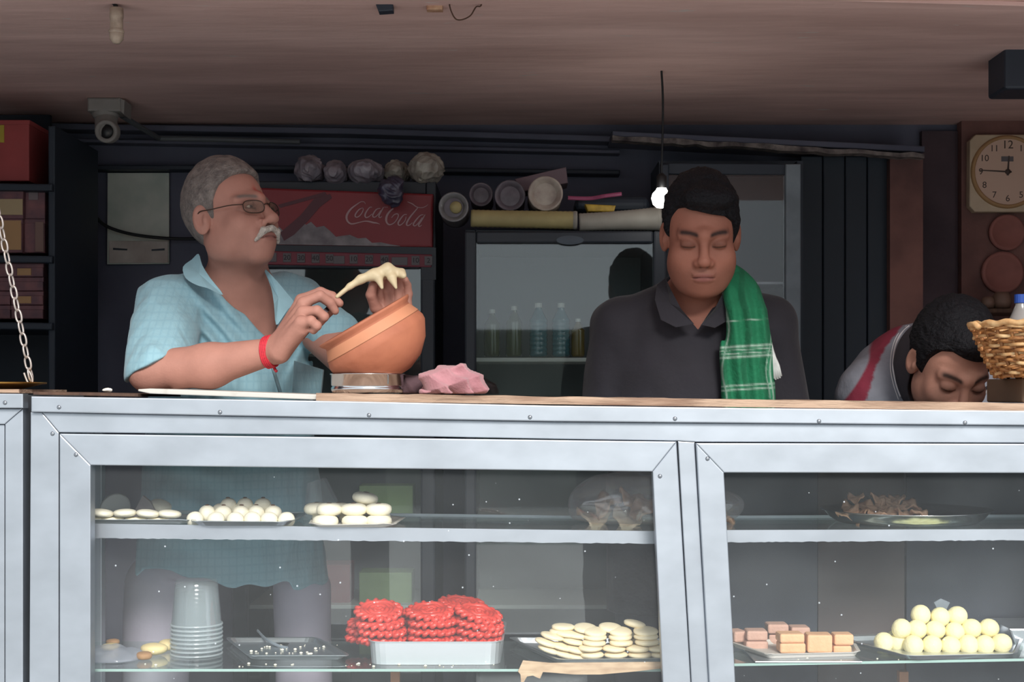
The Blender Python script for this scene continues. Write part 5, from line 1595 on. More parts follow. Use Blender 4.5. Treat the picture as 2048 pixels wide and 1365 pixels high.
def head_sdf(q, w=1.0, lids=True, nose=1.0, jowl=0.0, age=0.0, full=0.0, nl=0.0):
    d = ell(q, (0, -0.016, 0.034), (0.0745, 0.096, 0.086))
    d = smin(d, ell(q, (0, 0.026, -0.036), (0.062 * w, 0.068, 0.072)), 0.03)
    d = smin(d, ell(q, (0, 0.064, -0.098), (0.026 * w, 0.022, 0.018)), 0.03)
    for s in (-1, 1):
        d = smin(d, ell(q, (s * 0.045 * w, 0.002, -0.062), (0.021, 0.036, 0.030)), 0.03)
        d = smin(d, ell(q, (s * 0.042 * w, 0.060, -0.030), (0.020, 0.020, 0.020)), 0.025)
        if jowl: d = smin(d, ell(q, (s * 0.040, 0.052, -0.070), (0.020 + jowl, 0.020, 0.026)), 0.025)
    d = smin(d, cap(q, (-0.046, 0.0655, 0.019), (0, 0.085, 0.022), 0.0075, 0.0095), 0.018)
    d = smin(d, cap(q, (0.046, 0.0655, 0.019), (0, 0.085, 0.022), 0.0075, 0.0095), 0.018)
    d = smin(d, ell(q, (0, 0.076, -0.066), (0.032, 0.024, 0.028)), 0.02)
    for s in (-1, 1):
        d = smax(d, -ell(q, (s * 0.032, 0.100, 0.002), (0.0185, 0.017, 0.0125)), 0.012)
        if lids:
            d = smin(d, ell(q, (s * 0.032, 0.0765, 0.001), (0.0165, 0.0140, 0.0125)), 0.005)
            d = smax(d, -cap(q, (s * 0.020, 0.0915, -0.0045), (s * 0.045, 0.0855, -0.0035), 0.0011), 0.002)
        else:
            d = smin(d, cap(q, (s * 0.018, 0.0865, 0.004), (s * 0.032, 0.0905, 0.0085), 0.0036, 0.004), 0.005)
            d = smin(d, cap(q, (s * 0.032, 0.0905, 0.0085), (s * 0.047, 0.0815, 0.004), 0.004, 0.0036), 0.005)
            d = smin(d, cap(q, (s * 0.019, 0.0865, -0.003), (s * 0.032, 0.0885, -0.0072), 0.0034, 0.004), 0.005)
            d = smin(d, cap(q, (s * 0.032, 0.0885, -0.0072), (s * 0.046, 0.0815, -0.003), 0.004, 0.0034), 0.005)
            d = smin(d, ell(q, (s * 0.033, 0.072, 0.001), (0.016, 0.012, 0.012)), 0.004)
    if full:
        for s in (-1, 1):
            d = smin(d, ell(q, (s * 0.0375, 0.040, -0.056), (0.0255 * full, 0.030 * full, 0.038 * full)), 0.03)
        d = smin(d, ell(q, (0, 0.040, -0.098), (0.042 * full, 0.034 * full, 0.020 * full)), 0.03)
    # nose
    n = cap(q, (0, 0.086 + nl * 0.3, 0.014), (0, 0.1065 + nl, -0.027), 0.0068, 0.0105 * nose)
    n = smin(n, ell(q, (0, 0.1085 + nl, -0.0315), (0.0122 * nose, 0.0115, 0.0105)), 0.008)
    for s in (-1, 1):
        n = smin(n, ell(q, (s * 0.0125 * nose, 0.0975, -0.0365), (0.0078, 0.011, 0.0082)), 0.006)
    d = smin(d, n, 0.010)
    for s in (-1, 1):
        d = smax(d, -ell(q, (s * 0.0062, 0.106, -0.0435), (0.0035, 0.005, 0.0035)), 0.003)
    if age:                                     # cheek folds, bags under the eyes, brow lines
        for s in (-1, 1):
            d = smax(d, -cap(q, (s * 0.0185, 0.0985, -0.034), (s * 0.0300, 0.0935, -0.056), 0.0016 * age, 0.0020 * age), 0.006)
            d = smax(d, -cap(q, (s * 0.0330, 0.0900, -0.072), (s * 0.0310, 0.0830, -0.092), 0.0010 * age, 0.0014 * age), 0.006)
            d = smax(d, -cap(q, (s * 0.020, 0.0885, -0.0150), (s * 0.042, 0.0835, -0.0135), 0.0012 * age, 0.0010 * age), 0.005)
        for zz in (0.048, 0.060):
            d = smax(d, -cap(q, (-0.03, 0.082, zz), (0.03, 0.082, zz), 0.0022 * age), 0.006)
    # philtrum, lips
    d = smin(d, ell(q, (0, 0.0965, -0.0605), (0.0225, 0.0072, 0.0052)), 0.007)
    d = smin(d, ell(q, (0, 0.0950, -0.0715), (0.0195, 0.0078, 0.0060)), 0.006)
    d = smax(d, -cap(q, (-0.023, 0.0945, -0.0690), (0, 0.1065, -0.0655), 0.0011), 0.0025)
    d = smax(d, -cap(q, (0.023, 0.0945, -0.0690), (0, 0.1065, -0.0655), 0.0011), 0.0025)
    # ears
    for s in (-1, 1):
        c_, s_ = math.cos(0.35), math.sin(0.35) * s
        R = np.array([[c_, s_, 0], [-s_, c_, 0], [0, 0, 1]], dtype=np.float32)
        e = ell(q, (s * 0.0785, -0.014, -0.004), (0.0085, 0.0195, 0.0325), R)
        e = smax(e, -ell(q, (s * 0.087, -0.010, 0.000), (0.0070, 0.0115, 0.0190), R), 0.005)
        e = smin(e, ell(q, (s * 0.078, -0.003, -0.008), (0.006, 0.006, 0.010)), 0.005)
        d = smin(d, e, 0.007)
    return d

def mixc(c, m, t):
    return c * (1 - m[:, None]) + A(t)[None, :] * m[:, None]
def G(v, s): return np.exp(-(v / s) ** 2)
def head_col(q, c, brow=(0.012, 0.009, 0.009), beard=0.0, lips=(0.30, 0.10, 0.09), bw=1.0):
    x, y, z = q[:, 0], q[:, 1], q[:, 2]
    ax = np.abs(x)
    fr = np.clip((y - 0.055) / 0.015, 0, 1)
    lo, hi = lin((150, 95, 82)), None
    zb = 0.0225 + 0.0035 * np.sin(np.clip((ax - 0.012) / 0.04, 0, 1) * 2.6)
    m = G(z - zb, 0.0042 * bw) * np.clip((ax - 0.010) / 0.006, 0, 1) * np.clip((0.056 - ax) / 0.010, 0, 1) * np.clip((y - 0.045) / 0.01, 0, 1)
    c = mixc(c, np.clip(m * 1.15, 0, 1) * 0.92, brow)
    # eye socket shade painted into the skin colour
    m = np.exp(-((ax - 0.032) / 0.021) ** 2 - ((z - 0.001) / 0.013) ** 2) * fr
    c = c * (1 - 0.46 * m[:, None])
    # lash line
    m = G(z + 0.0042 - 0.0010 * ((ax - 0.032) / 0.012) ** 2, 0.0016) * (np.abs(ax - 0.032) < 0.0145) * fr
    c = mixc(c, m * 0.85, (0.02, 0.015, 0.012))
    # lips
    m = np.clip(1 - ((x / 0.024) ** 2 + ((z + 0.0665) / 0.0105) ** 2), 0, 1) ** 0.5 * np.clip((y - 0.080) / 0.008, 0, 1)
    c = mixc(c, m * 0.75, lips)
    m = G(z + 0.0655 + 0.0035 * (ax / 0.023) ** 2, 0.0013) * (ax < 0.024) * np.clip((y - 0.085) / 0.006, 0, 1)
    c = mixc(c, m * 0.7, (0.06, 0.02, 0.02))
    # nostrils
    m = np.exp(-((ax - 0.0062) / 0.0036) ** 2 - ((z + 0.0435) / 0.003) ** 2) * (y > 0.095)
    c = mixc(c, m * 0.8, (0.03, 0.015, 0.012))
    # shaved beard tone
    if beard:
        m = np.clip((-0.040 - z) / 0.02, 0, 1) * np.clip((y + 0.03) / 0.03, 0, 1) * np.clip((z + 0.14) / 0.02, 0, 1)
        m2 = G(z + 0.052, 0.006) * (ax < 0.028) * (y > 0.085)
        m = np.clip(m * 0.8 + m2, 0, 1) * beard
        c = mixc(c, m, (0.075, 0.05, 0.045))
    return c

def hair_sdf(q, t, line, top=1.3, amp=0.002, seed=1, side=0.0, zmax=None):
    x, y, z = q[:, 0], q[:, 1], q[:, 2]
    ys, zs = zip(*line)
    zl = np.interp(y, ys, zs) + side * x
    d = ell(q, (0, -0.018, 0.036 + t * (top - 1) * 0.5), (0.0745 + t, 0.096 + t, 0.086 + t * top))
    d = d + amp * noise(q, 160, seed, 6) + amp * 0.7 * noise(q * A((1, 0.3, 1)), 420, seed + 1, 6)
    return smax(d, (zl - z) * 0.85, 0.006)

def hand_sdf(p, wrist, palm, fingers, thumb, k=0.010):
    """palm: list of (a, b, ra, rb); fingers: lists of (point, radius)"""
    d = None
    for a, b, ra, rb in palm:
        e = cap(p, a, b, ra, rb)
        d = e if d is None else smin(d, e, 0.012)
    fs = None
    for ch in fingers + [thumb]:
        f = None
        for (a, ra), (b, rb) in zip(ch, ch[1:]):
            e = cap(p, a, b, ra, rb)
            f = e if f is None else smin(f, e, 0.003)
        fs = f if fs is None else smin(fs, f, 0.0015)
    return smin(d, fs, k)

def simple_hand(wrist, fwd, out, side, s=1.0, curl=0.5):
    """a relaxed hand: fwd along the fingers, out away from the back of the hand towards the palm, side towards the thumb"""
    w, f, o, t = Vector(wrist), Vector(fwd).normalized(), Vector(out).normalized(), Vector(side).normalized()
    pl, fs = [], []
    for i, (u, ln) in enumerate(((0.030, 0.078), (0.010, 0.086), (-0.010, 0.080), (-0.028, 0.064))):
        m = w + (f * 0.088 + t * u) * s
        pl.append((w + t * u * 0.55 * s, m, 0.0145 * s, 0.0125 * s))
        a1 = curl * 0.7; a2 = curl * 1.6; a3 = curl * 2.2
        q1 = m + (f * math.cos(a1) + o * math.sin(a1)) * ln * 0.46 * s
        q2 = q1 + (f * math.cos(a2) + o * math.sin(a2)) * ln * 0.30 * s
        q3 = q2 + (f * math.cos(a3) + o * math.sin(a3)) * ln * 0.22 * s
        fs.append([(m, 0.0105 * s), (q1, 0.0095 * s), (q2, 0.0086 * s), (q3, 0.0074 * s)])
    b = w + (f * 0.028 + t * 0.026) * s
    th = [(b, 0.0135 * s), (b + (f * 0.030 + t * 0.024 + o * 0.012) * s, 0.0112 * s), (b + (f * 0.058 + t * 0.030 + o * 0.022) * s, 0.0092 * s), (b + (f * 0.078 + t * 0.028 + o * 0.028) * s, 0.0078 * s)]
    return pl, fs, th

def bounds(*pts, e=0.1):
    a = np.array([list(p) for p in pts])
    return a.min(0) - e, a.max(0) + e

def person(label, name_mesh):
    name_mesh.name = 'person'
    o = obj('person', name_mesh, M['skin'])
    return tag(o, label, 'person')
def shoes(par, spots, m):
    for x, y, yaw in spots:
        c, s = math.sin(yaw), -math.cos(yaw)
        a = Vector((x, y, FL + 0.035)); b = Vector((x + c * 0.15, y + s * 0.15, FL + 0.028))
        def f(p): 
            d = smin(cap(p, a - Vector((c, s, 0)) * 0.06, b, 0.045, 0.036), cap(p, a, a + Vector((0, 0, 0.09)), 0.044, 0.05), 0.03)
            return smax(d, FL + 0.001 - p[:, 2], 0.004)
        lo, hi = bounds(a, b, a + Vector((0, 0, 0.14)), e=0.12)
        obj('shoe', iso('shoe', f, lo, hi, 0.008), m, par)
M['shoe'] = mat('dark_shoe', (40, 34, 32), rough=0.6)

# ============ the older man in the light blue shirt
h1 = Frame(P(464, 439, 3.30), 56, 12, 1, 1.03)
SK1 = lin((174, 125, 111))
yaw1 = math.radians(32)
def keysd(rows, D, yaw=None):
    ks = []
    for y, cx_, rx, ry in rows:
        v = P(cx_, y, D)
        ks.append((v.z, v.x, v.y, rx, ry))
    return sorted(ks)
T1 = keysd([(575, 470, 0.075, 0.07), (600, 466, 0.135, 0.09), (640, 462, 0.172, 0.112), (720, 462, 0.186, 0.128), (850, 466, 0.198, 0.145), (950, 464, 0.206, 0.158),
            (1080, 457, 0.228, 0.160), (1150, 454, 0.244, 0.164), (1250, 454, 0.250, 0.164)], 3.41)
T1in = [(z, x, y, rx - 0.014, ry - 0.014) for z, x, y, rx, ry in T1 if z > P(0, 1085, 3.41).z]
sR, sL = P(328, 618, 3.30), P(585, 612, 3.49)
elR, wrR = P(300, 742, 3.11), P(552, 701, 3.045)
elL, wrL = P(712, 735, 3.30), P(786, 652, 3.15)
X = lambda x, y, D: P(x, y, D)
palmR = [(X(556, 696, 3.055), X(603, 603, 3.045), 0.023, 0.013), (X(557, 698, 3.045), X(607, 610, 3.02), 0.023, 0.013),
         (X(558, 702, 3.03), X(606, 626, 2.995), 0.022, 0.013), (X(560, 706, 3.02), X(602, 646, 2.975), 0.020, 0.0125), (X(575, 690, 3.03), X(604, 660, 2.985), 0.017, 0.014)]
fingR = [[(X(603, 600, 3.05), 0.0115), (X(641, 585, 3.055), 0.0108), (X(664, 593, 3.055), 0.0098), (X(679, 607, 3.05), 0.0084)],
         [(X(607, 606, 3.02), 0.0115), (X(640, 592, 3.02), 0.0108), (X(660, 606, 3.03), 0.0098), (X(670, 622, 3.035), 0.0084)],
         [(X(606, 625, 2.995), 0.0112), (X(634, 622, 2.985), 0.0105), (X(648, 634, 2.99), 0.0098), (X(640, 645, 3.0), 0.0086)],
         [(X(602, 645, 2.975), 0.0108), (X(622, 642, 2.965), 0.0100), (X(634, 652, 2.968), 0.0092), (X(627, 661, 2.978), 0.0082)]]
thR = [(X(578, 668, 3.075), 0.0155), (X(618, 650, 3.09), 0.0128), (X(648, 632, 3.085), 0.0110), (X(668, 616, 3.07), 0.0092)]
palmL = [(X(786, 655, 3.15), X(762, 618, 3.13), 0.020, 0.0125), (X(790, 655, 3.15), X(778, 612, 3.125), 0.020, 0.0125), (X(794, 655, 3.15), X(796, 610, 3.125), 0.020, 0.0125), (X(798, 655, 3.15), X(812, 614, 3.13), 0.019, 0.012)]
fingL = [[(X(762, 618, 3.13), 0.0112), (X(757, 590, 3.115), 0.0105), (X(760, 570, 3.105), 0.0095), (X(766, 556, 3.095), 0.0082)],
         [(X(778, 612, 3.125), 0.0112), (X(776, 582, 3.11), 0.0105), (X(779, 562, 3.10), 0.0096), (X(784, 550, 3.085), 0.0082)],
         [(X(796, 610, 3.125), 0.0110), (X(797, 580, 3.115), 0.0102), (X(799, 562, 3.105), 0.0094), (X(800, 551, 3.09), 0.0080)],
         [(X(812, 614, 3.13), 0.0104), (X(816, 588, 3.125), 0.0096), (X(814, 571, 3.115), 0.0088), (X(810, 560, 3.10), 0.0076)]]
thL = [(X(775, 645, 3.14), 0.0145), (X(751, 615, 3.11), 0.0120), (X(742, 590, 3.09), 0.0108), (X(746, 571, 3.08), 0.0090)]
def f_body1(p):
    q = h1.loc(p)
    d = head_sdf(q, 1.02, lids=False, nose=1.12, jowl=0.0, age=1.0, nl=0.006) * np.float32(h1.s)
    d = smin(d, cap(p, P(474, 490, 3.32), P(480, 600, 3.40), 0.062, 0.073), 0.035)
    t = loft(p, T1in, yaw1)
    t = smin(t, cap(p, sR, P(440, 590, 3.37), 0.052, 0.05), 0.05)
    t = smin(t, cap(p, sL, P(500, 590, 3.41), 0.052, 0.05), 0.05)
    d = smin(d, t, 0.04)
    for s, e, m, w in ((sR, elR, P(420, 732, 3.09), wrR), (sL, elL, P(750, 700, 3.22), wrL)):
        a = smin(cap(p, s, e, 0.053, 0.043), cap(p, e, m, 0.0425, 0.045), 0.02)
        a = smin(a, cap(p, m, w, 0.045, 0.0265), 0.02)
        d = smin(d, a, 0.015)
    d = smin(d, hand_sdf(p, wrR, palmR, fingR, thR, 0.009), 0.016)
    d = smin(d, hand_sdf(p, wrL, palmL, fingL, thL, 0.009), 0.016)
    return d
def c_body1(v):
    c = np.tile(A(SK1), (len(v), 1))
    q = h1.loc(v)
    near = (np.abs(q) < 0.16).all(1)
    c[near] = head_col(q[near], c[near], brow=(0.16, 0.13, 0.115), beard=0.12, lips=(0.24, 0.09, 0.08), bw=1.1)
    # vermilion mark on the brow
    m = np.exp(-(q[:, 0] / 0.006) ** 2 - ((q[:, 2] - 0.040) / 0.013) ** 2) * (q[:, 1] > 0.05)
    c = mixc(c, m * 0.7, lin((176, 52, 46)))
    # paler palms and finger pads
    return c
lo, hi = bounds(P(240, 300, 3.0), P(850, 300, 3.6), P(260, 1180, 3.2), (P(850, 1180, 3.6)), e=0.02)
man1 = person('older man in a light blue shirt with glasses and white moustache, holding dough', iso('person', f_body1, (lo[0], 2.93, P(0, 1180, 3.3).z), (P(850, 0, 3.1).x, 3.66, P(0, 300, 3.3).z), 0.0023, c_body1))
# hair
L1 = [(-0.13, -0.075), (-0.06, -0.072), (-0.042, -0.055), (-0.030, 0.006), (-0.006, 0.018), (0.000, -0.010), (0.012, -0.014), (0.020, 0.030), (0.034, 0.060), (0.052, 0.078), (0.075, 0.090), (0.10, 0.090)]
def f_hair1(p): return hair_sdf(h1.loc(p), 0.0058, L1, 3.1, 0.0016, 3) * np.float32(h1.s)
c = h1.c
obj('hair', iso('hair', f_hair1, c - 0.15, c + 0.16, 0.0022), M['hair_grey'], man1)
# moustache
def f_mo(p):
    q = h1.loc(p)
    d = None
    for s in (-1, 1):
        e = smin(cap(q, (s * 0.002, 0.108, -0.0495), (s * 0.020, 0.1025, -0.055), 0.0062, 0.0068), cap(q, (s * 0.020, 0.1025, -0.055), (s * 0.034, 0.0885, -0.073), 0.0068, 0.0035), 0.006)
        d = e if d is None else smin(d, e, 0.004)
    return (d + 0.0011 * noise(q, 700, 9, 6)) * np.float32(h1.s)
obj('moustache', iso('moustache', f_mo, c - 0.14, c + 0.14, 0.0016), M['hair_white'], man1)
# eyes
for s in (-1, 1):
    e = np.array((s * 0.0325, 0.0765, 0.0008))
    Me = Matrix.Translation(h1.out(e)) @ (Vector(h1.R[1]) + Vector(h1.R[0]) * 0.25).to_track_quat('Z', 'Y').to_matrix().to_4x4()
    r = 0.0125 * h1.s
    ey = obj('eye', lathe([(r * math.sin(a), -r * math.cos(a)) for a in np.linspace(0, math.pi, 14)], 18, Me), M['eye_white'], man1, True)
    obj('iris', lathe([(0, r * 1.03), (r * 0.3, r * 0.99), (r * 0.48, r * 0.9), (r * 0.44, r * 0.86)], 18, Me), M['iris'], ey, True)
# glasses
gl = bpy.data.objects.new('eyeglasses', None); COL.objects.link(gl); gl.parent = man1
M['lens'] = glass_mat('spectacle_lens', refl=0.07, dust=0.01, tint=(0.86, 0.84, 0.8), specks=False)
M['wire_frame'] = mat('dark_bronze_frame', (70, 52, 44), rough=0.35, metal=0.6)
for s in (-1, 1):
    cen = np.array((s * 0.0315, 0.1045, -0.002))
    ring = []
    for k in range(28):
        a = 2 * math.pi * k / 28
        cx_, cz_ = math.cos(a), math.sin(a)
        xx = 0.0230 * math.copysign(abs(cx_) ** 0.75, cx_); zz = 0.0138 * math.copysign(abs(cz_) ** 0.75, cz_)
        ring.append(h1.out(cen + np.array((xx, -0.017 * (s * xx + 0.0230) / 0.046, zz))))
    obj('frame', tube(ring, 0.0013, 6, closed=True), M['wire_frame'], gl, True)
    bm = bmesh.new(); add_prism(bm, ring, Vector(h1.R[1]) * 0.0012)
    obj('lens', bm, M['lens'], gl)
    obj('temple', tube(catmull([h1.out((s * 0.0545, 0.0880, 0.003)), h1.out((s * 0.071, 0.065, 0.006)), h1.out((s * 0.080, 0.02, 0.009)), h1.out((s * 0.083, -0.012, 0.012)), h1.out((s * 0.080, -0.03, -0.004))], 5), 0.0014, 6), M['wire_frame'], gl, True)
obj('bridge', tube(catmull([h1.out((-0.009, 0.1045, 0.002)), h1.out((0, 0.108, 0.005)), h1.out((0.009, 0.1045, 0.002))], 5), 0.0013, 6), M['wire_frame'], gl, True)
# shirt
M['shirt1'] = bpy.data.materials.new('sky_blue_check_shirt')
def check_mat(m, base, line, sc1, sc2, rough=0.85):
    m.use_nodes = True
    nt = m.node_tree; b = nt.nodes['Principled BSDF']
    b.inputs['Roughness'].default_value = rough
    b.inputs['Sheen Weight'].default_value = 0.15
    tc = nt.nodes.new('ShaderNodeTexCoord')
    fac = None
    for d_, s_ in (('X', sc1), ('Z', sc2)):
        w = nt.nodes.new('ShaderNodeTexWave'); w.bands_direction = d_; w.inputs['Scale'].default_value = s_; w.inputs['Distortion'].default_value = 1.2; w.inputs['Detail Scale'].default_value = 0.4
        nt.links.new(tc.outputs['Object'], w.inputs['Vector'])
        r = nt.nodes.new('ShaderNodeMapRange'); r.inputs['From Min'].default_value = 0.72; r.inputs['From Max'].default_value = 1.0
        nt.links.new(w.outputs['Fac'], r.inputs['Value'])
        if fac is None: fac = r.outputs['Result']
        else:
            ad = node(nt, 'ShaderNodeMath', operation='ADD', use_clamp=True); nt.links.new(fac, ad.inputs[0]); nt.links.new(r.outputs['Result'], ad.inputs[1]); fac = ad.outputs[0]
    mu = node(nt, 'ShaderNodeMath', operation='MULTIPLY'); mu.inputs[1].default_value = 0.4; nt.links.new(fac, mu.inputs[0])
    mx = nt.nodes.new('ShaderNodeMix'); mx.data_type = 'RGBA'
    mx.inputs['A'].default_value = (*lin(base), 1); mx.inputs['B'].default_value = (*lin(line), 1)
    nt.links.new(mu.outputs[0], mx.inputs['Factor']); nt.links.new(mx.outputs['Result'], b.inputs['Base Color'])
    n2 = node(nt, 'ShaderNodeTexNoise'); n2.inputs['Scale'].default_value = 28; n2.inputs['Detail'].default_value = 4
    mp = nt.nodes.new('ShaderNodeMapping'); mp.inputs['Scale'].default_value = (1, 1, 0.35); mp.inputs['Rotation'].default_value = (0, 0.5, 0)
    nt.links.new(tc.outputs['Object'], mp.inputs['Vector']); nt.links.new(mp.outputs['Vector'], n2.inputs['Vector'])
    bp = nt.nodes.new('ShaderNodeBump'); bp.inputs['Strength'].default_value = 0.4; bp.inputs['Distance'].default_value = 0.014
    nt.links.new(n2.outputs['Fac'], bp.inputs['Height']); nt.links.new(bp.outputs['Normal'], b.inputs['Normal'])
check_mat(M['shirt1'], (140, 178, 190), (122, 162, 178), 21, 17)
def tri2(p, pts):
    """signed distance (x-z plane, convex outline of 3-D points) for carving openings"""
    P2 = [(v.x, v.z) for v in pts]
    ar = sum(P2[i][0] * P2[(i + 1) % len(P2)][1] - P2[(i + 1) % len(P2)][0] * P2[i][1] for i in range(len(P2)))
    d = None
    for i in range(len(P2)):
        a, b = P2[i], P2[(i + 1) % len(P2)]
        ex, ez = b[0] - a[0], b[1] - a[1]
        L = math.hypot(ex, ez)
        nx, nz = (ez / L, -ex / L) if ar > 0 else (-ez / L, ex / L)
        e = (p[:, 0] - a[0]) * nx + (p[:, 2] - a[1]) * nz
        d = e if d is None else np.maximum(d, e)
    return d
V1 = [P(394, 500, 3.24), P(556, 540, 3.24), P(545, 600, 3.24), P(530, 684, 3.24), P(500, 655, 3.24), P(425, 560, 3.24)]
hemx = [P(x, 0, 3.25).x for x in (250, 290, 350, 470, 566, 574, 665)]
hemz = [P(0, y, 3.25).z for y in (1168, 1138, 1141, 1176, 1176, 1190, 1190)]
def f_shirt1(p):
    fold = 0.007 * noise(p * A((1, 1, 0.45)), 42, 61, 6) + 0.006 * np.abs(noise(p * A((1, 1, 0.5)), 60, 63, 5)) + 0.0035 * noise(p * A((1, 1, 0.6)), 110, 62, 5) - 0.002
    d = loft(p, T1, yaw1)
    d = smin(d, cap(p, sR, P(440, 588, 3.375), 0.066, 0.062), 0.05)
    d = smin(d, cap(p, sL, P(500, 590, 3.42), 0.066, 0.06), 0.05)
    # long folds from the near shoulder down to the chest
    u = p[:, 0] * 0.86 + p[:, 2] * 0.5
    m = np.exp(-((p[:, 2] - P(0, 690, 3.3).z) / 0.14) ** 2 - ((p[:, 0] - P(420, 0, 3.3).x) / 0.10) ** 2)
    d = d + 0.0075 * m * np.sin(u * 165 + 2.0 * np.sin(p[:, 2] * 22))
    u2 = p[:, 0] * 0.93 - p[:, 2] * 0.36
    m2 = np.exp(-((p[:, 2] - P(0, 720, 3.3).z) / 0.09) ** 2 - ((p[:, 0] - P(620, 0, 3.3).x) / 0.055) ** 2)
    d = d + 0.006 * m2 * np.sin(u2 * 230)
    u3 = p[:, 2] * 0.9 + p[:, 0] * 0.42
    m3 = np.exp(-((p[:, 2] - P(0, 1000, 3.2).z) / 0.14) ** 2 - ((p[:, 0] - P(350, 0, 3.2).x) / 0.10) ** 2)
    d = d + 0.006 * m3 * np.sin(u3 * 90)
    # near sleeve
    sl = cap(p, sR + Vector((0.008, 0, 0)), P(318, 752, 3.118), 0.074, 0.070)
    hem = (p[:, 2] - P(0, 700, 3.1).z) - (p[:, 0] - P(362, 0, 3.1).x) * 0.55      # keep above the slanting hem
    sl = smax(sl, -(hem + 0.000), 0.004)
    d = smin(d, sl, 0.022)
    # far sleeve
    sf = cap(p, sL, P(668, 668, 3.385), 0.072, 0.058)
    d = smin(d, sf, 0.03)
    d = d + fold
    # neck opening
    op = np.maximum(tri2(p, V1), p[:, 1] - 3.38)
    d = smax(d, -op, 0.004)
    nk = cap(p, P(466, 470, 3.35), P(470, 585, 3.37), 0.074, 0.074)
    d = smax(d, -nk, 0.006)
    hz = np.interp(p[:, 0], hemx, hemz) + 0.004 * np.sin(p[:, 0] * 60 + p[:, 1] * 40)
    d = smax(d, hz - p[:, 2], 0.006)
    return d
s1 = obj('shirt', iso('shirt', f_shirt1, (P(235, 0, 3.1).x, 3.05, P(0, 1205, 3.2).z), (P(720, 0, 3.4).x, 3.68, P(0, 520, 3.3).z), 0.0034), M['shirt1'], man1)
def flap(name, pts, D, m, par, t=0.004, bulge=0.006, smooth=3):
    """collar leaf: outline spots (x, y, D), slightly cushioned"""
    ring = catmull([P(*q) for q in pts], smooth, True)
    bm = bmesh.new()
    c_ = sum(ring, Vector()) / len(ring) + Vector((0, -bulge, 0))
    off = Vector((0, t, 0))
    vf = [bm.verts.new(v) for v in ring]; vb = [bm.verts.new(v + off) for v in ring]
    cf, cb2 = bm.verts.new(c_), bm.verts.new(c_ + off)
    n = len(ring)
    for i in range(n):
        j = (i + 1) % n
        bm.faces.new([cf, vf[i], vf[j]]); bm.faces.new([cb2, vb[j], vb[i]]); bm.faces.new([vf[i], vb[i], vb[j], vf[j]])
    bmesh.ops.recalc_face_normals(bm, faces=bm.faces)
    return obj(name, bm, m, par)
M['collar1'] = mat('sky_blue_collar', (148, 186, 198), rough=0.85, var=0.05, vscale=30)
flap('collar', [(397, 508, 3.33), (404, 530, 3.29), (420, 556, 3.255), (446, 590, 3.225), (416, 577, 3.225), (392, 570, 3.235), (371, 556, 3.26), (366, 534, 3.30), (384, 519, 3.33)], 0, M['collar1'], s1)
flap('collar', [(528, 538, 3.335), (548, 556, 3.315), (572, 584, 3.305), (588, 606, 3.30), (576, 619, 3.285), (566, 634, 3.27), (552, 650, 3.255), (548, 610, 3.265), (542, 575, 3.29)], 0, M['collar1'], s1)
obj('placket', tube([P(530, 686, 3.215), P(545, 735, 3.185), P(562, 790, 3.17)], 0.004, 6, flat=0.4), M['collar1'], s1, True)
obj('pocket', add_prism(bmesh.new(), [P(588, 722, 3.235), P(646, 740, 3.30), P(640, 800, 3.28), P(584, 790, 3.215)], (0, 0.02, 0)), M['shirt1'], s1)
# red thread on the wrist
M['thread'] = mat('red_thread', (196, 44, 58), rough=0.7, var=0.2, vscale=200)
ax = (wrR - P(420, 732, 3.09)).normalized()
wc = P(540, 704, 3.052)
u_ = Vector((0, 0, 1)) - ax * ax.z; u_.normalize(); v_ = ax.cross(u_)
bm = bmesh.new()
for k in range(4):
    off = ax * (k - 1.5) * 0.0042
    tilt = 0.10
    add_tube(bm, [wc + off + ax * tilt * 0.03 * math.cos(a) + (u_ * math.cos(a) + v_ * math.sin(a)) * 0.0315 for a in np.linspace(0, 2 * math.pi, 30)[:-1]], 0.0030, 6, closed=True)
add_tube(bm, [wc - u_ * 0.031 + v_ * -0.004, wc - u_ * 0.037 - v_ * 0.008, wc - u_ * 0.042 + ax * 0.006], 0.0035, 6)
obj('wrist_thread', bm, M['thread'], man1, True)
# trousers and shoes
M['trouser1'] = mat('lilac_grey_trousers', (176, 170, 184), rough=0.9, var=0.06, vscale=14, bump=0.2, bscale=20)
def leg_floor(x, D): return Vector((P(x, 0, D).x, D, FL + 0.06))
def f_tr1(p):
    d = loft(p, [(P(0, 1148, 3.41).z, P(456, 0, 3.41).x, 3.41, 0.200, 0.14), (P(0, 1090, 3.41).z, P(458, 0, 3.41).x, 3.41, 0.208, 0.148)], yaw1)
    d = smin(d, cap(p, P(318, 1170, 3.33), leg_floor(296, 3.36), 0.074, 0.072), 0.01)
    d = smin(d, cap(p, P(604, 1180, 3.50), leg_floor(612, 3.52), 0.068, 0.066), 0.01)
    return d + 0.004 * noise(p * A((1, 1, 0.5)), 40, 71)
obj('trousers', iso('trousers', f_tr1, (P(215, 0, 3.3).x, 3.18, FL + 0.02), (P(680, 0, 3.5).x, 3.66, P(0, 1080, 3.41).z), 0.006), M['trouser1'], man1)
shoes(man1, [(leg_floor(300, 3.36).x, 3.37, 0.5), (leg_floor(590, 3.5).x, 3.5, 0.7)], M['shoe'])

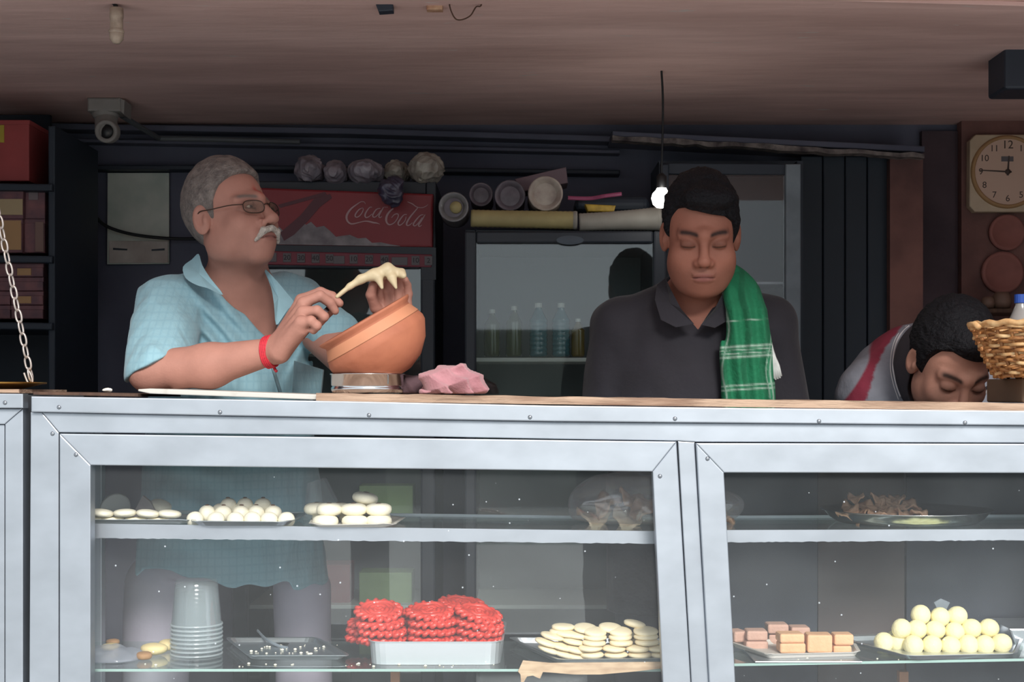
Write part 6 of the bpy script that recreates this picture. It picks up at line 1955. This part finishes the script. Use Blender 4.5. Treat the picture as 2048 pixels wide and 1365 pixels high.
# dough in his left hand, the knife in his right
M['dough'] = mat('pale_dough', (210, 192, 156), rough=0.5, var=0.06, vscale=40, bump=0.1, bscale=80, spec=0.5)
def f_dough(p):
    d = cap(p, X(674, 594, 3.045), X(700, 573, 3.05), 0.0042, 0.0058)
    d = smin(d, cap(p, X(700, 573, 3.05), X(722, 559, 3.055), 0.0062, 0.0085), 0.006)
    for a, b, ra, rb in ((X(722, 558, 3.055), X(748, 549, 3.06), 0.008, 0.011), (X(748, 549, 3.06), X(775, 540, 3.065), 0.011, 0.0125), (X(775, 540, 3.065), X(800, 547, 3.07), 0.0125, 0.009),
                         (X(775, 540, 3.065), X(777, 532, 3.065), 0.009, 0.004), (X(800, 547, 3.07), X(807, 552, 3.06), 0.009, 0.0055),
                         (X(757, 556, 3.055), X(764, 576, 3.05), 0.009, 0.0035), (X(784, 556, 3.055), X(792, 576, 3.05), 0.010, 0.0032), (X(740, 553, 3.06), X(785, 550, 3.11), 0.008, 0.010), (X(805, 548, 3.065), X(806, 542, 3.07), 0.006, 0.003)):
        d = smin(d, cap(p, a, b, ra, rb), 0.008)
    return d + 0.0008 * noise(p, 160, 81)
lo, hi = bounds(X(670, 600, 3.0), X(812, 525, 3.14), e=0.012)
single('dough', iso('dough', f_dough, lo, hi, 0.0018), M['dough'], 'stretched pale dough draped over the raised fingers and pulled to a thread', 'dough')
kn = thing('knife', 'dark scraper held in the raised fist of the man in blue', 'knife', X(645, 630, 3.03))
bm = add_prism(bmesh.new(), [X(618, 653, 3.01), X(626, 656, 3.01), X(652, 628, 3.035), X(676, 603, 3.05), X(671, 598, 3.05), X(645, 621, 3.035)], (0, 0.003, 0), 0.0006)
obj('blade', bm, mat('dark_steel_blade', (70, 62, 66), rough=0.35, metal=0.8), kn)
obj('handle', tube(catmull([X(622, 655, 3.01), X(612, 666, 3.005), X(604, 676, 3.0)], 4), [0.005] * 9, 8, flat=0.7), M['darkwood'], kn, True)

# ============ the man in black
h2 = Frame(P(1402, 473, 3.30), -3, -19, 0, 1.03)
SK2 = lin((152, 100, 84))
T2 = keysd([(590, 1398, 0.07, 0.065), (620, 1396, 0.13, 0.09), (660, 1392, 0.175, 0.11), (740, 1388, 0.188, 0.122), (860, 1386, 0.196, 0.135), (1000, 1386, 0.20, 0.14), (1150, 1388, 0.20, 0.14), (1230, 1388, 0.20, 0.14)], 3.42)
T2in = [(z, x, y, rx - 0.014, ry - 0.014) for z, x, y, rx, ry in T2]
s2R, s2L = P(1242, 655, 3.43), P(1535, 650, 3.43)
e2R, e2L = P(1212, 850, 3.44), P(1570, 850, 3.44)
w2R, w2L = P(1330, 884, 3.33), P(1440, 884, 3.33)
ph1 = simple_hand(w2R, (0.7, -0.45, -0.45), (0, 0.2, -1), (0.3, -0.7, 0.2), 1.0, 0.55)
ph2 = simple_hand(w2L, (-0.6, -0.5, -0.5), (0, 0.2, -1), (-0.3, -0.7, 0.2), 1.0, 0.55)
def f_body2(p):
    q = h2.loc(p)
    d = head_sdf(q, 1.02, lids=True, nose=1.1, full=1.06) * np.float32(h2.s)
    d = smin(d, cap(p, P(1402, 540, 3.35), P(1398, 630, 3.43), 0.060, 0.068), 0.03)
    t = loft(p, T2in)
    for s, e, w, a in ((s2R, e2R, w2R, 1), (s2L, e2L, w2L, -1)):
        t = smin(t, cap(p, s, P(1396, 605, 3.43), 0.055, 0.055), 0.05)
        arm = smin(cap(p, s, e, 0.052, 0.043), cap(p, e, w, 0.043, 0.027), 0.02)
        t = smin(t, arm, 0.02)
    d = smin(d, t, 0.04)
    for hnd in (ph1, ph2):
        d = smin(d, hand_sdf(p, None, *hnd), 0.014)
    return d
def c_body2(v):
    c = np.tile(A(SK2), (len(v), 1))
    q = h2.loc(v)
    near = (np.abs(q) < 0.16).all(1)
    c[near] = head_col(q[near], c[near], beard=0.22, lips=(0.26, 0.09, 0.085), bw=1.2)
    return c
man2 = person('man in a black shirt with a green scarf on his shoulder, looking down', iso('person', f_body2, (P(1160, 0, 3.3).x, 3.12, P(0, 1000, 3.3).z), (P(1620, 0, 3.4).x, 3.62, P(0, 345, 3.3).z), 0.0026, c_body2))
L2 = [(-0.13, -0.075), (-0.06, -0.072), (-0.042, -0.055), (-0.030, 0.006), (-0.006, 0.018), (0.000, -0.012), (0.014, -0.016), (0.026, 0.028), (0.040, 0.056), (0.060, 0.069), (0.10, 0.070)]
def f_hair2(p):
    q = h2.loc(p)
    d = hair_sdf(q, 0.0095, L2, 2.1, 0.003, 13, side=-0.26)
    # a fuller quiff over the brow
    f = ell(q, (0.010, 0.062, 0.098), (0.058, 0.040, 0.026)) + 0.003 * noise(q, 150, 15)
    return smin(d, f, 0.015) * np.float32(h2.s)
c = h2.c
obj('hair', iso('hair', f_hair2, c - 0.16, c + 0.18, 0.0025), M['hair_black'], man2)
M['black_shirt'] = mat('black_shirt', (34, 32, 40), rough=0.85, var=0.12, vscale=14, bump=0.3, bscale=26, sheen=0.1)
V2 = [P(1335, 540, 3.3), P(1452, 545, 3.3), P(1448, 585, 3.3), P(1398, 660, 3.3), P(1352, 600, 3.3)]
def f_shirt2(p):
    d = loft(p, T2)
    for s, e in ((s2R, e2R), (s2L, e2L)):
        d = smin(d, cap(p, s, P(1396, 600, 3.43), 0.064, 0.066), 0.05)
        d = smin(d, cap(p, s, e, 0.068, 0.062), 0.02)
    d = smin(d, cap(p, e2R, w2R + (e2R - w2R) * 0.25, 0.060, 0.046), 0.02)
    d = smin(d, cap(p, e2L, w2L + (e2L - w2L) * 0.25, 0.060, 0.046), 0.02)
    d = d + 0.005 * noise(p * A((1, 1, 0.5)), 40, 91, 6) + 0.002 * noise(p, 100, 92)
    op = np.maximum(tri2(p, V2), p[:, 1] - 3.42)
    d = smax(d, -op, 0.004)
    d = smax(d, -cap(p, P(1402, 520, 3.37), P(1400, 615, 3.41), 0.072, 0.072), 0.006)
    return d
s2 = obj('shirt', iso('shirt', f_shirt2, (P(1150, 0, 3.3).x, 3.2, P(0, 1235, 3.3).z), (P(1640, 0, 3.4).x, 3.64, P(0, 540, 3.3).z), 0.0042), M['black_shirt'], man2)
flap('collar', [(1331, 556, 3.36), (1342, 580, 3.31), (1362, 618, 3.275), (1388, 648, 3.262), (1352, 655, 3.262), (1322, 640, 3.28), (1310, 600, 3.31), (1314, 570, 3.35)], 0, M['black_shirt'], s2, smooth=1)
flap('collar', [(1456, 556, 3.36), (1448, 582, 3.31), (1430, 618, 3.275), (1402, 650, 3.262), (1430, 656, 3.262), (1458, 640, 3.28), (1470, 600, 3.31), (1468, 570, 3.35)], 0, M['black_shirt'], s2, smooth=1)
# scarf
M['scarf'] = mat('green_check_scarf', (20, 120, 80), rough=0.85, attr=True, var=0.10, vscale=40, bump=0.25, bscale=120)
SKs = keysd([(515, 1462, 0.030, 0.03), (540, 1474, 0.040, 0.035), (575, 1487, 0.046, 0.035), (620, 1493, 0.049, 0.03), (680, 1497, 0.055, 0.028), (740, 1500, 0.061, 0.028), (790, 1499, 0.060, 0.028), (860, 1496, 0.058, 0.026)], 3.27)
SKs = [(z, x, y + (0.09 if z > P(0, 545, 3.27).z else (0.05 if z > P(0, 580, 3.27).z else 0.0)), rx, ry) for z, x, y, rx, ry in SKs]
def f_scarf(p):
    d = loft(p, SKs)
    u = p[:, 0] + 0.10 * (p[:, 2] - P(0, 650, 3.27).z)
    return d + 0.0055 * np.sin(u * 190) * np.clip((P(0, 560, 3.27).z - p[:, 2]) / 0.05 + 0.3, 0, 1) + 0.003 * noise(p, 60, 95) - 0.001
def c_scarf(v):
    g0 = A(lin((18, 110, 74)))
    c = np.tile(g0, (len(v), 1))
    z = v[:, 2]; x = v[:, 0] + 0.006 * np.sin(z * 40)
    w = np.zeros(len(v), dtype=np.float32)
    zz = z + 0.06 * (x - P(1500, 0, 3.27).x) * np.sign(0.5) * -1 
    for y, s in ((692, 0.0022), (699, 0.0012), (706, 0.0012), (713, 0.0022), (770, 0.0016), (778, 0.0016), (640, 0.0008)):
        w = np.maximum(w, G(zz - P(0, y, 3.25).z, s))
    for xx, s in ((1452, 0.0016), (1546, 0.0022), (1538, 0.0012)):
        w = np.maximum(w, 0.8 * G(x - P(xx, 0, 3.25).x - 0.04 * (z - P(0, 700, 3.25).z), s))
    c = mixc(c, w * 0.62, lin((196, 214, 204)))
    m = 0.25 * (np.sin(x * 150) > 0.55)
    return c * (1 - m[:, None])
sc_ = obj('scarf', iso('scarf', f_scarf, (P(1425, 0, 3.2).x, 3.16, P(0, 850, 3.2).z), (P(1590, 0, 3.2).x, 3.46, P(0, 505, 3.2).z), 0.003, c_scarf), M['scarf'], man2)
M['fringe'] = mat('pale_scarf_edge', (196, 200, 198), rough=0.9, var=0.15, vscale=60)
bm = bmesh.new()
for i in range(7):
    a = P(1540 + i * 1.2, 680 + i * 5, 3.262); b = P(1549 + i * 2.2, 758 - i * 0.8 + (i % 2) * 3, 3.255)
    add_tube(bm, [a, (a + b) / 2 + Vector((0.002, -0.002, 0)), b], 0.0034, 5, flat=0.5)
obj('fringe', bm, M['fringe'], sc_, True)
M['dark_trouser'] = mat('dark_trousers', (44, 44, 52), rough=0.9, bump=0.2, bscale=20)
def trousers(cx_, D, ytop, m, par, rx=0.185, gap=0.105):
    X0 = P(cx_, 0, D).x; zt_ = P(0, ytop, D).z
    def f(p):
        d = loft(p, [(zt_ - 0.22, X0, D, rx - 0.01, 0.13), (zt_, X0, D, rx, 0.13)])
        for s in (-1, 1):
            d = smin(d, cap(p, Vector((X0 + s * gap * 0.9, D, zt_ - 0.16)), Vector((X0 + s * gap, D, FL + 0.06)), 0.085, 0.06), 0.02)
        return d
    obj('trousers', iso('trousers', f, (X0 - 0.26, D - 0.2, FL + 0.02), (X0 + 0.26, D + 0.2, zt_ + 0.02), 0.011), m, par)
    shoes(par, [(X0 - gap, D, 0.1), (X0 + gap, D, -0.1)], M['shoe'])
trousers(1388, 3.43, 1190, M['dark_trouser'], man2)

# ============ the young man bending down at the right
h3 = Frame(P(1902, 730, 3.290), 6, -38, -3, 1.05)
SK3 = lin((190, 140, 122))
T3c = P(1852, 838, 3.590)
s3R, s3L = P(1742, 790, 3.510), P(2010, 800, 3.530)
e3R, e3L = P(1745, 1030, 3.56), P(2010, 1030, 3.56)
w3R, w3L = P(1790, 1270, 3.52), P(1960, 1275, 3.52)
ph3 = simple_hand(w3R, (0.15, -0.1, -0.98), (0.9, 0.3, 0.1), (0.2, -0.95, 0.1), 1.0, 0.5)
ph4 = simple_hand(w3L, (-0.15, -0.1, -0.98), (-0.9, 0.3, 0.1), (-0.2, -0.95, 0.1), 1.0, 0.5)
hip3 = P(1830, 1050, 3.790)
def torso3(p, g):
    d = ell(p, T3c, (0.216 + g, 0.163 + g, 0.234 + g))
    d = smin(d, cap(p, T3c, hip3, 0.155 + g, 0.15 + g), 0.06)
    for s in (s3R, s3L):
        d = smin(d, ell(p, s, (0.075 + g, 0.075 + g, 0.075 + g)), 0.06)
    return d
def f_body3(p):
    q = h3.loc(p)
    d = head_sdf(q, 0.98, lids=True, nose=1.0, jowl=0.0) * np.float32(h3.s)
    d = smin(d, cap(p, P(1893, 735, 3.360), P(1868, 775, 3.470), 0.058, 0.066), 0.03)
    t = torso3(p, -0.014)
    for s, e, w in ((s3R, e3R, w3R), (s3L, e3L, w3L)):
        t = smin(t, smin(cap(p, s, e, 0.05, 0.042), cap(p, e, w, 0.042, 0.027), 0.02), 0.02)
    d = smin(d, t, 0.03)
    for hnd in (ph3, ph4):
        d = smin(d, hand_sdf(p, None, *hnd), 0.014)
    return d
def c_body3(v):
    c = np.tile(A(SK3), (len(v), 1))
    q = h3.loc(v)
    near = (np.abs(q) < 0.16).all(1)
    c[near] = head_col(q[near], c[near], beard=0.10, lips=(0.30, 0.10, 0.10), bw=1.25)
    return c
man3 = person('young man in a grey shirt with a maroon stripe bending down behind the counter', iso('person', f_body3, (P(1640, 0, 3.470).x, 3.13, P(0, 1450, 3.5).z), (P(2110, 0, 3.470).x, 3.97, P(0, 590, 3.370).z), 0.003, c_body3))
L3 = [(-0.13, -0.070), (-0.06, -0.068), (-0.042, -0.050), (-0.030, 0.006), (-0.004, 0.020), (0.002, -0.018), (0.016, -0.020), (0.028, 0.026), (0.042, 0.058), (0.062, 0.074), (0.10, 0.074)]
def f_hair3(p):
    q = h3.loc(p)
    d = hair_sdf(q, 0.0125, L3, 1.7, 0.0028, 23, side=-0.10)
    f = ell(q, (0.012, 0.058, 0.099), (0.052, 0.040, 0.026)) + 0.003 * noise(q, 150, 25)
    return smin(d, f, 0.018) * np.float32(h3.s)
c = h3.c
obj('hair', iso('hair', f_hair3, c - 0.17, c + 0.17, 0.0025), M['hair_black'], man3)
M['shirt3'] = mat('grey_shirt_maroon_stripe', (150, 150, 156), rough=0.85, attr=True, var=0.08, vscale=26, bump=0.3, bscale=40)
def f_shirt3(p):
    d = torso3(p, 0.0)
    for s, e in ((s3R, e3R), (s3L, e3L)):
        d = smin(d, cap(p, s, s + (e - s) * 0.75, 0.068, 0.062), 0.03)
    d = d + 0.005 * noise(p * A((1, 1, 0.6)), 44, 101, 6) + 0.002 * noise(p, 100, 102)
    d = smax(d, -cap(p, P(1900, 700, 3.310), P(1868, 770, 3.440), 0.07, 0.074), 0.006)
    return d
def c_shirt3(v):
    D = v[:, 1]
    x = CX + F * v[:, 0] / 3.55; y = HY - F * (v[:, 2] - HC) / 3.55        # cloth laid out in its own flat plan
    c = np.tile(A(lin((132, 134, 144))), (len(v), 1))
    xl = np.interp(y, (600, 640, 668, 735, 805, 900), (1832, 1804, 1762, 1716, 1672, 1640))
    xr = np.interp(y, (600, 640, 686, 740, 805, 900), (1838, 1818, 1774, 1730, 1708, 1690))
    wob = 1.0 * np.sin(y * 0.35) + 0.4 * np.sin(y * 0.9)
    m = (np.clip((x - xl) / 4 + 0.5, 0, 1) * np.clip((xr + wob - x) / 4 + 0.5, 0, 1)).astype(np.float32)
    c = mixc(c, m, lin((128, 40, 60)))
    m = (np.clip((x - 1822) / 2, 0, 1) * np.clip((y - 796) / 3, 0, 1) * np.clip((822 - y) / 3, 0, 1) * np.clip((1850 - x) / 3, 0, 1)).astype(np.float32)
    return mixc(c, m, lin((128, 40, 60)))
s3 = obj('shirt', iso('shirt', f_shirt3, (P(1630, 0, 3.470).x, 3.22, P(0, 1160, 3.570).z), (P(2110, 0, 3.470).x, 3.99, P(0, 600, 3.470).z), 0.004, c_shirt3), M['shirt3'], man3)
M['collar3'] = mat('charcoal_collar', (66, 62, 68), rough=0.85, bump=0.2, bscale=60)
def f_col3(p):
    d = ell(p, P(1872, 738, 3.440), (0.098, 0.075, 0.122))
    d = smax(d, -cap(p, P(1906, 705, 3.290), P(1885, 775, 3.390), 0.076, 0.076), 0.006)
    return d + 0.0015 * noise(p, 80, 111)
cl3 = obj('collar', iso('collar', f_col3, (P(1760, 0, 3.370).x, 3.24, P(0, 870, 3.370).z), (P(2000, 0, 3.370).x, 3.58, P(0, 600, 3.370).z), 0.003), M['collar3'], s3)
M['piping'] = mat('white_piping', (214, 212, 214), rough=0.8)
def on_col(x, y):
    # drop a spot of the collar edge onto the collar's own surface
    D = np.linspace(3.25, 3.6, 280)
    pts = np.array([list(P(x, y, d_)) for d_ in D], dtype=np.float32)
    v = np.minimum(f_col3(pts), f_shirt3(pts))
    k = np.argmax(v < 0.0005)
    return P(x, y, D[k] if v[k] < 0.0005 else 3.44)
obj('piping', tube(catmull([on_col(1818, 652), on_col(1799, 672), on_col(1789, 700), on_col(1786, 735), on_col(1792, 768), on_col(1801, 794)], 5), 0.0022, 6), M['piping'], s3, True)
obj('piping', tube(catmull([on_col(1813, 652), on_col(1794, 672), on_col(1784, 700), on_col(1781, 735), on_col(1787, 770), on_col(1797, 800)], 5), 0.0013, 6), M['piping'], s3, True)
flap('collar', [(1960, 744, 3.370), (1964, 778, 3.350), (1976, 772, 3.340), (1988, 764, 3.340), (1972, 790, 3.340), (1957, 806, 3.340), (1946, 806, 3.350), (1950, 770, 3.370)], 0, M['collar3'], s3)
obj('piping', tube(catmull([P(1960, 745, 3.365), P(1962, 762, 3.350), P(1967, 778, 3.338)], 4), 0.0024, 6), M['piping'], s3, True)
obj('piping', tube(catmull([P(1989, 763, 3.335), P(1973, 784, 3.333), P(1956, 806, 3.333)], 4), 0.0030, 6), M['piping'], s3, True)
trousers(1845, 3.79, 1040, M['dark_trouser'], man3)
